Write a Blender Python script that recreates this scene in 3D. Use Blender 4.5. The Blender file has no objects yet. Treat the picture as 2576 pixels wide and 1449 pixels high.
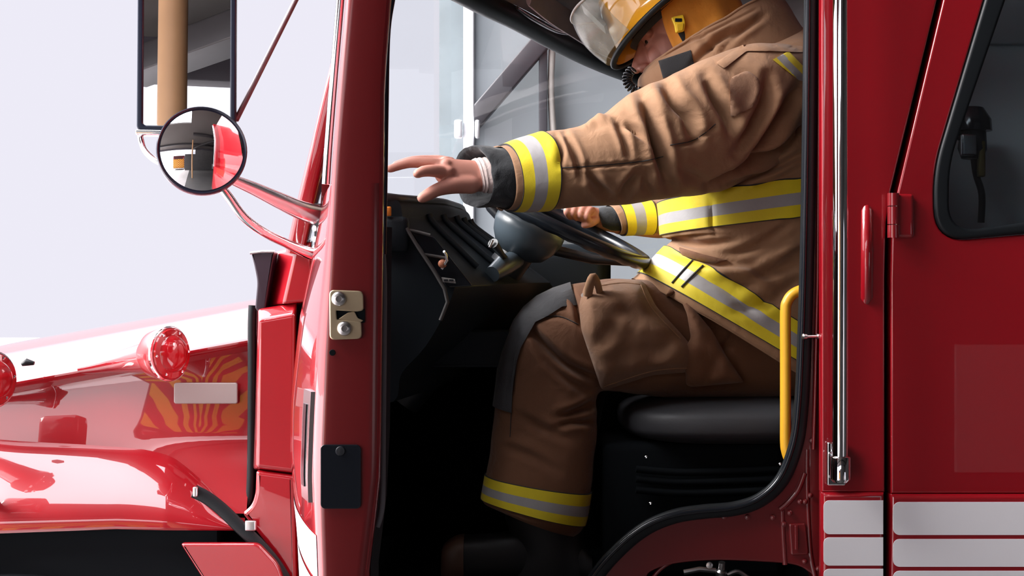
import bpy, bmesh, math, random
import numpy as np
from mathutils import Vector, Matrix, noise
from mathutils.bvhtree import BVHTree

random.seed(7); np.random.seed(7)
S = bpy.context.scene
C = S.collection

# ------------------------------------------------------------------ camera, sky, exposure
FPX, CX, CY, D, CZ = 3625.0, 1288.0, 724.5, 2.9, 1.65
cam = bpy.data.objects.new('camera', bpy.data.cameras.new('camera'))
C.objects.link(cam)
cam.location = (0, -D, CZ)
cam.rotation_euler = (math.pi / 2, 0, 0)
cam.data.sensor_width = 36.0
cam.data.lens = FPX * 36.0 / 2576.0
cam.data.clip_start = 0.05
cam.data.clip_end = 300
S.camera = cam
S.view_settings.view_transform = 'Standard'
S.view_settings.look = 'None'
S.view_settings.exposure = 0.15
S.view_settings.gamma = 1.0
S.view_settings.use_curve_mapping = False
S.cycles.use_denoising = True
S.cycles.max_bounces = 8
S.cycles.diffuse_bounces = 4
S.cycles.glossy_bounces = 5
S.cycles.transparent_max_bounces = 12
S.cycles.caustics_reflective = False
S.cycles.caustics_refractive = False
S.cycles.sample_clamp_indirect = 6.0

# hazy bright sky: pale low down ahead, several times brighter overhead and towards the yard behind the photographer
w = bpy.data.worlds.new('sky'); S.world = w; w.use_nodes = True
nt = w.node_tree; nt.nodes.clear()
tc = nt.nodes.new('ShaderNodeTexCoord')
sep = nt.nodes.new('ShaderNodeSeparateXYZ')
nt.links.new(tc.outputs['Generated'], sep.inputs[0])
def sky_ramp(stops):
    r = nt.nodes.new('ShaderNodeValToRGB'); el = r.color_ramp.elements
    el[0].position = stops[0][0]; el[0].color = (*stops[0][1], 1)
    el[1].position = stops[-1][0]; el[1].color = (*stops[-1][1], 1)
    for p_, c_ in stops[1:-1]: el.new(p_).color = (*c_, 1)
    nt.links.new(sep.outputs['Z'], r.inputs[0]); return r
low = (0.765, 0.75, 0.84)
rA = sky_ramp([(0.0, low), (0.20, low), (0.32, (2.6, 2.5, 2.7)), (0.6, (5.0, 4.9, 5.1)), (1.0, (6.5, 6.4, 6.8))])
rB = sky_ramp([(0.0, (2.2, 2.1, 2.2)), (0.22, (3.2, 3.1, 3.2)), (0.42, (8, 7.8, 8)), (1.0, (6.5, 6.4, 6.8))])
dot = nt.nodes.new('ShaderNodeVectorMath'); dot.operation = 'DOT_PRODUCT'; dot.inputs[1].default_value = (-0.93, -0.36, 0)
nt.links.new(tc.outputs['Generated'], dot.inputs[0])
mr = nt.nodes.new('ShaderNodeMapRange'); mr.interpolation_type = 'SMOOTHSTEP'
mr.inputs[1].default_value = 0.25; mr.inputs[2].default_value = 0.85
nt.links.new(dot.outputs['Value'], mr.inputs[0])
mxs = nt.nodes.new('ShaderNodeMix'); mxs.data_type = 'RGBA'
nt.links.new(mr.outputs[0], mxs.inputs[0]); nt.links.new(rA.outputs[0], mxs.inputs[6]); nt.links.new(rB.outputs[0], mxs.inputs[7])
bg = nt.nodes.new('ShaderNodeBackground'); bg.inputs[1].default_value = 1.0
nt.links.new(mxs.outputs[2], bg.inputs[0])
out = nt.nodes.new('ShaderNodeOutputWorld')
nt.links.new(bg.outputs[0], out.inputs[0])

# wide soft lamp added for the bright patch of overcast sky over the hood
sun = bpy.data.objects.new('sun', bpy.data.lights.new('sun', 'SUN')); C.objects.link(sun)
sun.data.energy = 9.0; sun.data.angle = math.radians(32); sun.data.color = (1.0, 0.97, 0.95)
sun.rotation_euler = Vector((-1.0, -0.17, 0.78)).to_track_quat('Z', 'Y').to_euler()

# ------------------------------------------------------------------ helpers
def P(px, py, Y):
    """The point of the place that stands at depth Y on the sight line of photo pixel (px, py)."""
    k = (Y + D) / FPX
    return Vector(((px - CX) * k, Y, CZ - (py - CY) * k))

def PS(pts, Y):
    return [P(a, b, Y) for a, b in pts]

def ray_plane(px, py, p0, n):
    o = Vector((0, -D, CZ)); d = P(px, py, 0) - o
    t = (p0 - o).dot(n) / d.dot(n)
    return o + d * t

def to_px(v):
    k = FPX / (v[:, 1] + D)
    return np.stack([CX + v[:, 0] * k, CY - (v[:, 2] - CZ) * k], 1)

def empty(name, loc=(0, 0, 0), parent=None):
    o = bpy.data.objects.new(name, None); C.objects.link(o)
    o.location = loc; o.empty_display_size = 0.1
    if parent: o.parent = parent
    return o

def tag(o, label=None, cat=None, group=None, kind=None):
    if label: o['label'] = label
    if cat: o['category'] = cat
    if group: o['group'] = group
    if kind: o['kind'] = kind
    return o

def link(name, me, mats, parent=None, label=None, smooth=True, angle=35):
    o = bpy.data.objects.new(name, me); C.objects.link(o)
    if not isinstance(mats, (list, tuple)): mats = [mats]
    if len(me.materials) == 0:
        for m in mats: me.materials.append(m)
    if smooth:
        me.polygons.foreach_set('use_smooth', [True] * len(me.polygons))
        if angle and angle < 180:
            bm = bmesh.new(); bm.from_mesh(me)
            a = math.radians(angle)
            for e_ in bm.edges:
                if len(e_.link_faces) == 2 and e_.calc_face_angle(0) > a: e_.smooth = False
            bm.to_mesh(me); bm.free()
    if parent is not None:
        o.parent = parent
        o.matrix_parent_inverse = Matrix.Identity(4)
        # parents are empties or meshes without rotation: keep the vertices in world coordinates
        off = Vector((0, 0, 0)); q = parent
        while q is not None:
            off += q.location; q = q.parent
        o.location = -off
    if label: o['label'] = label
    return o

def mesh(name, V, F, mats, parent=None, label=None, smooth=True, angle=35, fm=None, fix=True):
    me = bpy.data.meshes.new(name)
    me.from_pydata([tuple(v) for v in V], [], [tuple(f) for f in F])
    if not isinstance(mats, (list, tuple)): mats = [mats]
    for m in mats: me.materials.append(m)
    if fm is not None: me.polygons.foreach_set('material_index', list(fm))
    if fix:
        bm = bmesh.new(); bm.from_mesh(me)
        bmesh.ops.recalc_face_normals(bm, faces=bm.faces)
        bm.to_mesh(me); bm.free()
    me.update()
    return link(name, me, mats, parent, label, smooth, angle)

class MB:
    """Collects shapes that make up ONE part."""
    def __init__(s): s.V, s.F, s.M = [], [], []
    def add(s, V, F, m=0):
        n = len(s.V); s.V += [Vector(v) for v in V]
        s.F += [tuple(i + n for i in f) for f in F]; s.M += [m] * len(F)
        return s
    def build(s, name, mats, parent=None, label=None, smooth=True, angle=35):
        return mesh(name, s.V, s.F, mats, parent, label, smooth, angle, fm=s.M)

def catmull(A, n, closed=False):
    """A: (k, ...) array of controls -> n samples and their parameter (0..k-1)."""
    A = np.asarray(A, float); k = len(A)
    u = np.linspace(0, k if closed else k - 1, n, endpoint=not closed)
    return catmull_at(A, u, closed), u

def catmull_at(A, u, closed=False):
    A = np.asarray(A, float); k = len(A)
    i = np.floor(u).astype(int)
    if not closed: i = np.clip(i, 0, max(k - 2, 0))
    t = (u - i).reshape((-1,) + (1,) * (A.ndim - 1))
    g = (lambda j: A[j % k]) if closed else (lambda j: A[np.clip(j, 0, k - 1)])
    p0, p1, p2, p3 = g(i - 1), g(i), g(i + 1), g(i + 2)
    return 0.5 * (2 * p1 + (p2 - p0) * t + (2 * p0 - 5 * p1 + 4 * p2 - p3) * t ** 2 + (3 * p1 - p0 - 3 * p2 + p3) * t ** 3)

def smooth_path(pts, n, closed=False):
    a, _ = catmull(np.array([tuple(p) for p in pts]), n, closed)
    return [Vector(p) for p in a]

def tube_vf(pts, r, seg=16, cap=True, flat=None, up=None, closed=False):
    """Tube along pts; r number or list; flat = (scale along a, scale along b)."""
    pts = [Vector(p) for p in pts]; n = len(pts)
    rs = r if isinstance(r, (list, tuple, np.ndarray)) else [r] * n
    V, F = [], []
    prev = None
    for i, p in enumerate(pts):
        if closed: t = (pts[(i + 1) % n] - pts[i - 1])
        else: t = pts[min(i + 1, n - 1)] - pts[max(i - 1, 0)]
        if t.length < 1e-9: t = Vector((0, 0, 1))
        t.normalize()
        if up is not None: a = Vector(up)
        elif prev is None: a = Vector((0, -1, 0)) if abs(t.y) < .9 else Vector((1, 0, 0))
        else: a = prev
        a = (a - t * a.dot(t))
        if a.length < 1e-6: a = t.orthogonal()
        a.normalize(); prev = a
        b = t.cross(a)
        fa, fb = flat if flat else (1, 1)
        for j in range(seg):
            th = 2 * math.pi * j / seg
            V.append(p + a * (math.cos(th) * rs[i] * fa) + b * (math.sin(th) * rs[i] * fb))
    m = n if closed else n - 1
    for i in range(m):
        for j in range(seg):
            k = (j + 1) % seg; i2 = (i + 1) % n
            F.append((i * seg + j, i * seg + k, i2 * seg + k, i2 * seg + j))
    if cap and not closed:
        F.append(tuple(range(seg - 1, -1, -1)))
        F.append(tuple((n - 1) * seg + j for j in range(seg)))
    return V, F

def tube(name, pts, r, mat, parent, seg=16, label=None, **k):
    V, F = tube_vf(pts, r, seg, **k)
    return mesh(name, V, F, mat, parent, label, angle=50)

def box_vf(c, s, ax=None):
    c = Vector(c); ax = ax or (Vector((1, 0, 0)), Vector((0, 1, 0)), Vector((0, 0, 1)))
    V = [c + ax[0] * (s[0] * i / 2) + ax[1] * (s[1] * j / 2) + ax[2] * (s[2] * k / 2) for i in (-1, 1) for j in (-1, 1) for k in (-1, 1)]
    F = [(0, 1, 3, 2), (4, 6, 7, 5), (0, 4, 5, 1), (2, 3, 7, 6), (0, 2, 6, 4), (1, 5, 7, 3)]
    return V, F

def bevel_mesh(me, w, seg=2, ang=30):
    bm = bmesh.new(); bm.from_mesh(me)
    a = math.radians(ang)
    ed = [e_ for e_ in bm.edges if len(e_.link_faces) == 2 and e_.calc_face_angle(0) > a]
    bmesh.ops.bevel(bm, geom=ed, offset=w, segments=seg, profile=0.6, affect='EDGES', clamp_overlap=True)
    bm.to_mesh(me); bm.free()

def box(name, c, s, mat, parent=None, bev=0.0, ax=None, label=None, seg=2):
    V, F = box_vf(c, s, ax)
    o = mesh(name, V, F, mat, parent, label, smooth=False)
    if bev:
        bevel_mesh(o.data, bev, seg)
        o.data.polygons.foreach_set('use_smooth', [True] * len(o.data.polygons))
    return o

def plate(name, outlines, Y, thick, bev, mat, parent=None, label=None, frame=None, res=3, smooth_rings=()):
    """Sheet with holes: outlines are pixel rings at depth Y (front face), or (a,b) metres in FRAME (origin, ax, ay)."""
    cu = bpy.data.curves.new(name, 'CURVE'); cu.dimensions = '2D'; cu.fill_mode = 'BOTH'
    cu.bevel_depth = bev; cu.bevel_resolution = res; cu.extrude = max(thick / 2 - bev, 1e-4)
    cu.offset = -bev
    for ring in outlines:
        if frame is None: pts = [P(a, b, Y) for a, b in ring]; pts = [(p.x, p.z) for p in pts]
        else: pts = ring
        sp = cu.splines.new('POLY'); sp.points.add(len(pts) - 1); sp.use_cyclic_u = True
        for q, (a, b) in zip(sp.points, pts): q.co = (a, b, 0, 1)
    tmp = bpy.data.objects.new(name, cu); C.objects.link(tmp)
    dg = bpy.context.evaluated_depsgraph_get(); dg.update()
    me = bpy.data.meshes.new_from_object(tmp.evaluated_get(dg), depsgraph=dg)
    bpy.data.objects.remove(tmp); bpy.data.curves.remove(cu)
    n = len(me.vertices); co = np.empty(n * 3); me.vertices.foreach_get('co', co); co = co.reshape(-1, 3)
    if frame is None:
        w_ = np.stack([co[:, 0], Y + thick / 2 - co[:, 2], co[:, 1]], 1)
    else:
        o, ax, ay = [np.array(v) for v in frame]; nn = np.cross(ax, ay)
        w_ = o + co[:, :1] * ax + co[:, 1:2] * ay + (co[:, 2:3] - thick / 2) * nn
    me.vertices.foreach_set('co', w_.ravel())
    bm = bmesh.new(); bm.from_mesh(me)
    bmesh.ops.remove_doubles(bm, verts=bm.verts, dist=1e-5)
    bmesh.ops.recalc_face_normals(bm, faces=bm.faces)
    bm.to_mesh(me); bm.free()
    me.materials.clear(); me.materials.append(mat)
    o = link(name, me, mat, parent, label, True, 40)
    wn_ = o.modifiers.new('weighted', 'WEIGHTED_NORMAL'); wn_.weight = 100; wn_.keep_sharp = True
    return o

def rrect(x0, y0, x1, y1, r, n=5, corners=(1, 1, 1, 1)):
    """Rounded rectangle ring; corners: (x0y0, x1y0, x1y1, x0y1)."""
    out = []
    cs = [(x0, y0, 180, 1, 1), (x1, y0, 270, -1, 1), (x1, y1, 0, -1, -1), (x0, y1, 90, 1, -1)]
    for (cx, cy, a0, sx, sy), on in zip(cs, corners):
        if not on: out.append((cx, cy)); continue
        for i in range(n + 1):
            a = math.radians(a0 + 90 * i / n)
            out.append((cx + sx * r + r * math.cos(a), cy + sy * r + r * math.sin(a)))
    return out

def round_poly(pts, r, n=5):
    """Round every corner of a polygon; r number or list per corner."""
    out = []; k = len(pts)
    for i, p in enumerate(pts):
        rr = r[i] if isinstance(r, (list, tuple)) else r
        p = Vector(p); a = Vector(pts[i - 1]) - p; b = Vector(pts[(i + 1) % k]) - p
        if rr <= 0: out.append(tuple(p)); continue
        d = min(rr, a.length * .48, b.length * .48)
        A = p + a.normalized() * d; B = p + b.normalized() * d
        for j in range(n + 1):
            t = j / n
            q = A * (1 - t) ** 2 + p * 2 * t * (1 - t) + B * t * t
            out.append((q.x, q.y))
    return out

def loft_vf(rings, closed=True, caps=(True, True)):
    R = np.asarray(rings, float); n, m = R.shape[:2]
    V = R.reshape(-1, 3); F = []
    mm = m if closed else m - 1
    for i in range(n - 1):
        for j in range(mm):
            k = (j + 1) % m
            F.append((i * m + j, i * m + k, (i + 1) * m + k, (i + 1) * m + j))
    if closed and caps[0]: F.append(tuple(range(m - 1, -1, -1)))
    if closed and caps[1]: F.append(tuple((n - 1) * m + j for j in range(m)))
    return V, F

def lathe_vf(prof, c, axis, seg=32):
    """prof: (radius, height) along axis from c."""
    c = Vector(c); ax = Vector(axis).normalized(); a = ax.orthogonal().normalized(); b = ax.cross(a)
    V, F = [], []
    for r, h in prof:
        for j in range(seg):
            th = 2 * math.pi * j / seg
            V.append(c + ax * h + (a * math.cos(th) + b * math.sin(th)) * max(r, 1e-5))
    for i in range(len(prof) - 1):
        for j in range(seg):
            k = (j + 1) % seg
            F.append((i * seg + j, i * seg + k, (i + 1) * seg + k, (i + 1) * seg + j))
    F.append(tuple(range(seg - 1, -1, -1)))
    F.append(tuple((len(prof) - 1) * seg + j for j in range(seg)))
    return V, F

def lathe(name, prof, c, axis, mat, parent, seg=32, label=None):
    V, F = lathe_vf(prof, c, axis, seg)
    return mesh(name, V, F, mat, parent, label, angle=40)

# ------------------------------------------------------------------ materials
def mat(name, col, rough=0.5, metal=0.0, coat=0.0, spec=0.5, bump=0.0, bscale=200.0, var=0.0, vscale=8.0, coat_rough=0.03, coat_ior=1.5, sheen=0.0, trans=0.0, ior=1.5, alpha=1.0):
    m = bpy.data.materials.new(name); m.use_nodes = True
    nt = m.node_tree; b = nt.nodes['Principled BSDF']
    b.inputs['Base Color'].default_value = (*col, 1)
    b.inputs['Roughness'].default_value = rough
    b.inputs['Metallic'].default_value = metal
    b.inputs['Coat Weight'].default_value = coat
    b.inputs['Coat Roughness'].default_value = coat_rough
    b.inputs['Specular IOR Level'].default_value = spec
    b.inputs['Coat IOR'].default_value = coat_ior
    b.inputs['Sheen Weight'].default_value = sheen
    b.inputs['IOR'].default_value = ior
    if var or bump:
        tc = nt.nodes.new('ShaderNodeTexCoord')
    if var:
        nz = nt.nodes.new('ShaderNodeTexNoise'); nz.inputs['Scale'].default_value = vscale; nz.inputs['Detail'].default_value = 5
        nt.links.new(tc.outputs['Object'], nz.inputs['Vector'])
        mx = nt.nodes.new('ShaderNodeMix'); mx.data_type = 'RGBA'
        mx.inputs[6].default_value = (*[c * (1 - var) for c in col], 1)
        mx.inputs[7].default_value = (*[min(1, c * (1 + var)) for c in col], 1)
        nt.links.new(nz.outputs['Fac'], mx.inputs[0]); nt.links.new(mx.outputs[2], b.inputs['Base Color'])
    if bump:
        n2 = nt.nodes.new('ShaderNodeTexNoise'); n2.inputs['Scale'].default_value = bscale; n2.inputs['Detail'].default_value = 3
        nt.links.new(tc.outputs['Object'], n2.inputs['Vector'])
        bp = nt.nodes.new('ShaderNodeBump'); bp.inputs['Strength'].default_value = bump; bp.inputs['Distance'].default_value = 0.002
        nt.links.new(n2.outputs['Fac'], bp.inputs['Height']); nt.links.new(bp.outputs[0], b.inputs['Normal'])
    return m

def glass_mat(name, tint, gloss=0.08, rough=0.0):
    """Thin pane: lets light straight through, tinted, with a mirror-like film on top."""
    m = bpy.data.materials.new(name); m.use_nodes = True
    nt = m.node_tree; nt.nodes.clear()
    t = nt.nodes.new('ShaderNodeBsdfTransparent'); t.inputs[0].default_value = (*tint, 1)
    g = nt.nodes.new('ShaderNodeBsdfGlossy'); g.inputs['Roughness'].default_value = rough
    mx = nt.nodes.new('ShaderNodeMixShader'); o = nt.nodes.new('ShaderNodeOutputMaterial')
    mx.inputs[0].default_value = gloss; nt.links.new(t.outputs[0], mx.inputs[1]); nt.links.new(g.outputs[0], mx.inputs[2])
    nt.links.new(mx.outputs[0], o.inputs[0])
    return m

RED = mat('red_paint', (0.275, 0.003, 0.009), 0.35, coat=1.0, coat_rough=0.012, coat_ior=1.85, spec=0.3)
RED_SHADED = mat('red_paint_shaded', (0.13, 0.003, 0.005), 0.38, coat=0.7, coat_rough=0.08, bump=0.06, bscale=90)  # truck red darkened: the shade on jamb and latch face is in the colour
REDR = mat('red_lens', (0.42, 0.008, 0.015), 0.12, coat=1.0, coat_rough=0.02)
CHROME = mat('chrome', (0.90, 0.91, 0.93), 0.045, 1.0)
STEEL = mat('brushed_steel', (0.62, 0.60, 0.60), 0.3, 1.0, bump=0.05, bscale=60)
MIRROR = mat('mirror_glass', (0.88, 0.89, 0.90), 0.0, 1.0)
BLACKP = mat('black_plastic', (0.012, 0.014, 0.018), 0.42, bump=0.15, bscale=500)
BLACKG = mat('black_gloss', (0.008, 0.010, 0.014), 0.16)
RUBBER = mat('black_rubber', (0.007, 0.009, 0.011), 0.45, spec=0.25)
NAVY = mat('dark_navy_frame', (0.012, 0.018, 0.035), 0.25)
DASH = mat('dash_vinyl', (0.010, 0.014, 0.018), 0.5, spec=.22, bump=0.2, bscale=350)
DASHG = mat('dash_grey_trim', (0.075, 0.070, 0.068), 0.55)
HUBP = mat('satin_blue_black_plastic', (0.050, 0.066, 0.080), 0.33)
VOID = mat('shaded_interior_lining', (0.004, 0.0055, 0.007), 0.85, spec=.1)  # near-black: deep shade and its bluish tint are put into the colour
LINER = mat('grey_headliner', (0.42, 0.41, 0.42), 0.7, var=0.5, vscale=6)
SEATM = mat('dark_grey_vinyl', (0.034, 0.035, 0.040), 0.55, bump=0.12, bscale=220)
YELBAR = mat('yellow_painted_steel', (0.70, 0.36, 0.022), 0.38, bump=0.05, bscale=60)
ZINC = mat('zinc_plated_steel', (0.56, 0.45, 0.30), 0.38, 0.85, var=0.18, vscale=30)
WHITE = mat('white_vinyl_decal', (0.80, 0.79, 0.83), 0.4)
ORANGE = mat('orange_plastic', (0.80, 0.25, 0.03), 0.35)
GLASS = glass_mat('clear_glass', (0.97, 0.98, 0.98), .03)
TINT = glass_mat('tinted_glass', (0.80, 0.88, 0.92), .09)
PLATE = mat('grey_blank_plate', (0.36, 0.31, 0.30), 0.45, 0.4)
GREYBAR = mat('grey_mirror_stay', (0.20, 0.16, 0.17), 0.4, 0.3)
SILVER = mat('satin_silver', (0.85, 0.85, 0.87), 0.22, 1.0)
REDP = mat('red_plastic_ring', (0.30, 0.006, 0.012), 0.3, coat=.5)
# ------------------------------------------------------------------ the setting: an engine bay open to the yard
def concrete(name, col, var=0.18, sc=1.5, rough=0.8):
    return mat(name, col, rough, bump=0.15, bscale=30, var=var, vscale=sc)
FLOORM = concrete('concrete_apron', (0.50, 0.47, 0.47))
WALLM = concrete('grey_wall_paint', (0.36, 0.40, 0.43), 0.08, 1.2, 0.6)
WALLB = concrete('blue_grey_glazing_panel', (0.24, 0.28, 0.30), 0.45, 2.5, 0.4)
WALLD = concrete('dark_block_wall', (0.10, 0.095, 0.095), 0.2, 2)
CEILM = mat('bay_ceiling_board', (0.09, 0.08, 0.075), 0.9, var=0.15, vscale=0.6)
BEAMM = mat('dark_steel_beam', (0.025, 0.022, 0.024), 0.5)
WHITEP = mat('white_painted_steel', (0.82, 0.84, 0.88), 0.35)
TAN = mat('tan_painted_column', (0.52, 0.30, 0.15), 0.5, var=0.12, vscale=4)
BRACE = mat('grey_brown_steel', (0.06, 0.055, 0.066), 0.55, var=0.2, vscale=3)
PIPEM = mat('cream_pipe', (0.62, 0.58, 0.54), 0.45)

def struct(o): o['kind'] = 'structure'; return o
def sbox(name, c, s, m, bev=0.0): return struct(box(name, c, s, m, None, bev))

FLOORD = concrete('dark_sealed_concrete', (0.085, 0.08, 0.08), 0.25, 1.2, 0.45)
sbox('floor', (5.4, -1.4, -0.05), (13.2, 15.2, 0.1), FLOORD)
sbox('floor', (-23.1, 0, -0.05), (43.8, 90, 0.1), FLOORM)
sbox('floor', (21, -27, -0.05), (44.4, 36, 0.1), concrete('worn_asphalt', (0.09, 0.085, 0.085)))
sbox('floor', (21, 25.6, -0.05), (44.4, 38.8, 0.1), FLOORM)
sbox('ceiling', (5.0, -1.4, 4.55), (11.6, 15.2, 0.15), CEILM)
sbox('ceiling', (-4.55, -5.7, 4.56), (7.5, 6.6, 0.15), CEILM)  # unseen awning added to cut sky light from the left front
WY = 6.0
xl = P(1110, 0, WY).x
sbox('wall_back', ((xl + 10.5) / 2, WY + 0.1, 2.2), (10.5 - xl, 0.2, 4.6), WALLM)
sbox('wall_right', (10.6, -1.4, 2.2), (0.2, 15, 4.6), WALLD)
# side-light beside the bay opening: blue-grey pane strip and its white post
xp0, xp1 = P(1166, 0, WY - 0.3).x, P(1193, 0, WY - 0.3).x
sbox('wall_sidelight', ((xl + xp0) / 2 + .02, WY - 0.02, 2.2), (xp0 - xl + .06, 0.05, 4.6), WALLB)
post = struct(empty('trim_post', ((xp0 + xp1) / 2, WY - 0.3, 0)))
box('post_shaft', ((xp0 + xp1) / 2, WY - 0.3, 2.25), (xp1 - xp0, 0.08, 4.5), WHITEP, post, 0.008)
for a, b in ((1143, 1163), (1195, 1207)):
    p = P((a + b) / 2, 325, WY - 0.34)
    box('post_bracket', p, ((b - a) * (WY + D) / FPX, 0.06, 0.11), WHITEP, post, 0.015)
# diagonal brace and pale pipe on the back wall
a = P(1222, 268, WY - .12); b = P(1375, 90, WY - .12)
dv = (b - a).normalized()
struct(box('trim_brace', (a + b) / 2, ((b - a).length + .3, 0.10, 0.115), BRACE, None, 0.01, (dv, Vector((0, 1, 0)), dv.cross(Vector((0, 1, 0))))))
c_ = P(1366, 230, WY - .1)
struct(box('trim_upright', (c_.x, c_.y, 1.8), (0.05, .08, 3.9), BRACE, None, .005))
struct(tube('trim_pipe', smooth_path([P(1390, -40, WY - .1), P(1389, 120, WY - .1), P(1386, 220, WY - .1), P(1392, 330, WY - .1), P(1402, 420, WY - .1), P(1405, 700, WY - .1), P(1405, 1200, WY - .1)], 40), 0.021, PIPEM, None, 12))

# roof steel under the ceiling
def beam(name, a, b, wd, h, m):
    a, b = Vector(a), Vector(b); d = (b - a).normalized(); s = d.cross(Vector((0, 0, 1))).normalized()
    return struct(box(name, (a + b) / 2, ((b - a).length, wd, h), m, None, 0.01, (d, s, d.cross(s))))
beam('trim_beam', (-8.1, -8.9, 4.32), (10.6, -8.9, 4.32), .22, .34, BRACE)
beam('trim_rafter', (-8.1, -6.2, 4.32), (10.6, -6.2, 4.32), .18, .30, BEAMM)
beam('trim_rafter', (-.6, -3.6, 4.32), (10.6, -3.6, 4.32), .18, .30, BEAMM)
beam('trim_rafter', (-1.1, -0.8, 4.32), (10.6, -0.8, 4.32), .18, .30, BEAMM)
beam('trim_purlin', (-.9, -8.5, 4.12), (2.4, -3.0, 4.12), .30, .20, BEAMM)
# wall behind the photographer with a gap left at the right for light
sbox('wall_front', (1.75, -9.1, 2.2), (3.5, .2, 4.6), WALLD)
sbox('wall_front_blocker', (-1.05, -9.1, 1.6), (2.1, .2, 3.2), WALLD)  # unseen low wall added to keep the bright yard out of cowl reflections
sbox('wall_front_right', (5.2, -9.1, 2.2), (3.4, .2, 4.6), WALLD)
sbox('trim_reflection_panel', (5.25, -8.97, .66), (3.2, .05, 1.05), mat('pale_reflection_panel', (.66, .60, .60), .6))  # pale panels added out of view to mirror as patches in the rear door
sbox('trim_reflection_panel', (5.6, -8.97, 1.42), (2.5, .05, .30), mat('pale_reflection_panel_upper', (.58, .52, .52), .6))
sbox('wall_front_upper', (8.8, -9.1, 3.4), (3.6, .2, 2.2), WALLD)
# ------------------------------------------------------------------ the fire truck: ONE thing, parts under it
truck = empty('fire_truck', (0, 1.15, 0))
tag(truck, 'red fire truck with its cab door open and a firefighter at the wheel', 'fire truck')
T = truck

# ---- hood -----------------------------------------------------------------
def hx(px): return (px - CX) * 3.0 / FPX
HR, H0 = hx(631), hx(0)
def hood_half(s):
    zc = 1.545 - .094 * s
    up = [(1.15, zc + .100), (.80, zc + .098), (.52, zc + .086), (.33, zc + .064), (.20, zc + .036), (.125, zc + .014), (.095, zc + .004), (.088, zc - .003)]
    tub = [(.088, zc - .003), (.090, zc - .010), (.104, zc - .018), (.120, zc - .026)]
    fl = max(0.0, 1 - s / .55)
    lo = [(.121, zc - .03), (.119, 1.44 - .03 * s), (.115, 1.37), (.110, 1.325), (.106 - .02 * fl, 1.28), (.10 - .03 * fl, 1.24), (.095 - .037 * fl, 1.21), (.09 - .04 * fl, 1.188)]
    a, _ = catmull(up, 26); b, _ = catmull(tub, 6); c, _ = catmull(lo, 24)
    return np.concatenate([a, b[1:], c[1:]])
rings = []
for x in np.linspace(HR, -1.75, 40):
    s = (HR - x) / (HR - H0)
    h = hood_half(s)
    nose = max(0, (s - 1.35) / .95)
    full = np.concatenate([h[::-1], np.stack([2.3 - h[1:, 0], h[1:, 1]], 1)])
    full[:, 0] = 1.15 + (full[:, 0] - 1.15) * (1 - .10 * max(0, s - .2) * .35)
    full[:, 1] -= .25 * nose ** 2
    rings.append([(x, y, z) for y, z in full])
V, F = loft_vf(rings, closed=False)
hood = mesh('hood', V, F, RED, T, angle=32)
# rear lip that closes the hood towards the cowl
V, F = loft_vf([rings[0], [(x + .004, 1.15 + (y - 1.15) * .985, z - .012) for x, y, z in rings[0]], [(x - .03, 1.15 + (y - 1.15) * .95, z - .05) for x, y, z in rings[0]]], closed=False)
mesh('hood_rear_lip', V, F, BLACKP, hood)

# grey blank name plate
plate('name_plate', [rrect(437, 963, 598, 1016, 6)], 0.104, .008, .0025, PLATE, hood, 'brushed grey blank plate')
# marker lamp on its pod at the end of the hood ridge, and the next pod at the photo's edge
def lamp_screws(c, n, r, par):
    n = Vector(n).normalized(); a = n.orthogonal().normalized(); b = n.cross(a)
    for k in range(6):
        th = k * math.pi / 3 + .4
        lathe('screw', [(.0032, 0), (.0032, .003), (.0015, .0045)], c + (a * math.cos(th) + b * math.sin(th)) * r * .83 + n * .003, n, CHROME, par, 10)
def marker_lamp(px, py, Y, nrm, r, name='marker_lamp'):
    c = P(px, py, Y); n = Vector(nrm).normalized()
    hs = lathe(name, [(0, -.074), (r * .5, -.070), (r * .86, -.046), (r * .98, -.020), (r, -.014), (r * 1.0, -.006), (r * .97, .0), (r * .72, .004)], c, n, REDP, hood, 40)
    lathe('chrome_ring', [(r * .985, -.010), (r * 1.03, -.008), (r * 1.03, -.003), (r * .985, -.001)], c, n, CHROME, hs, 40)
    lathe('lens', [(r * .93, .001), (r * .9, .004), (r * .70, .006), (r * .66, .011), (r * .5, .020), (r * .3, .0235), (0, .0245)], c, n, REDR, hs, 40)
    lamp_screws(c, n, r, hs)
    return hs
ml = marker_lamp(431, 890, -.015, (.86, -.51, .03), .0540)
# pod body behind the lamp (red, tapering into the ridge)
pod = []
for px, py, r, Y in ((200, 930, .010, .115), (280, 914, .020, .105), (340, 904, .028, .075), (385, 897, .034, .035), (412, 893, .038, .01)):
    pod.append((P(px, py, Y), r))
V, F = tube_vf([p for p, _ in pod], [r for _, r in pod], 24)
mesh('lamp_pod', V, F, RED, hood)
ml2 = marker_lamp(-14, 955, -.015, (.86, -.51, .03), .0560)
V, F = tube_vf([P(-170, 985, .10), P(-110, 975, .075), P(-60, 962, .035), P(-34, 958, .01)], [.012, .03, .042, .046], 24)
mesh('lamp_pod', V, F, CHROME, hood)
# small black hood bumper near the crease
tube('hood_bumper', [P(55, 917, .085), P(68, 911, .085), P(86, 914, .085)], [.004, .008, .004], RUBBER, hood, 10)

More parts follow.
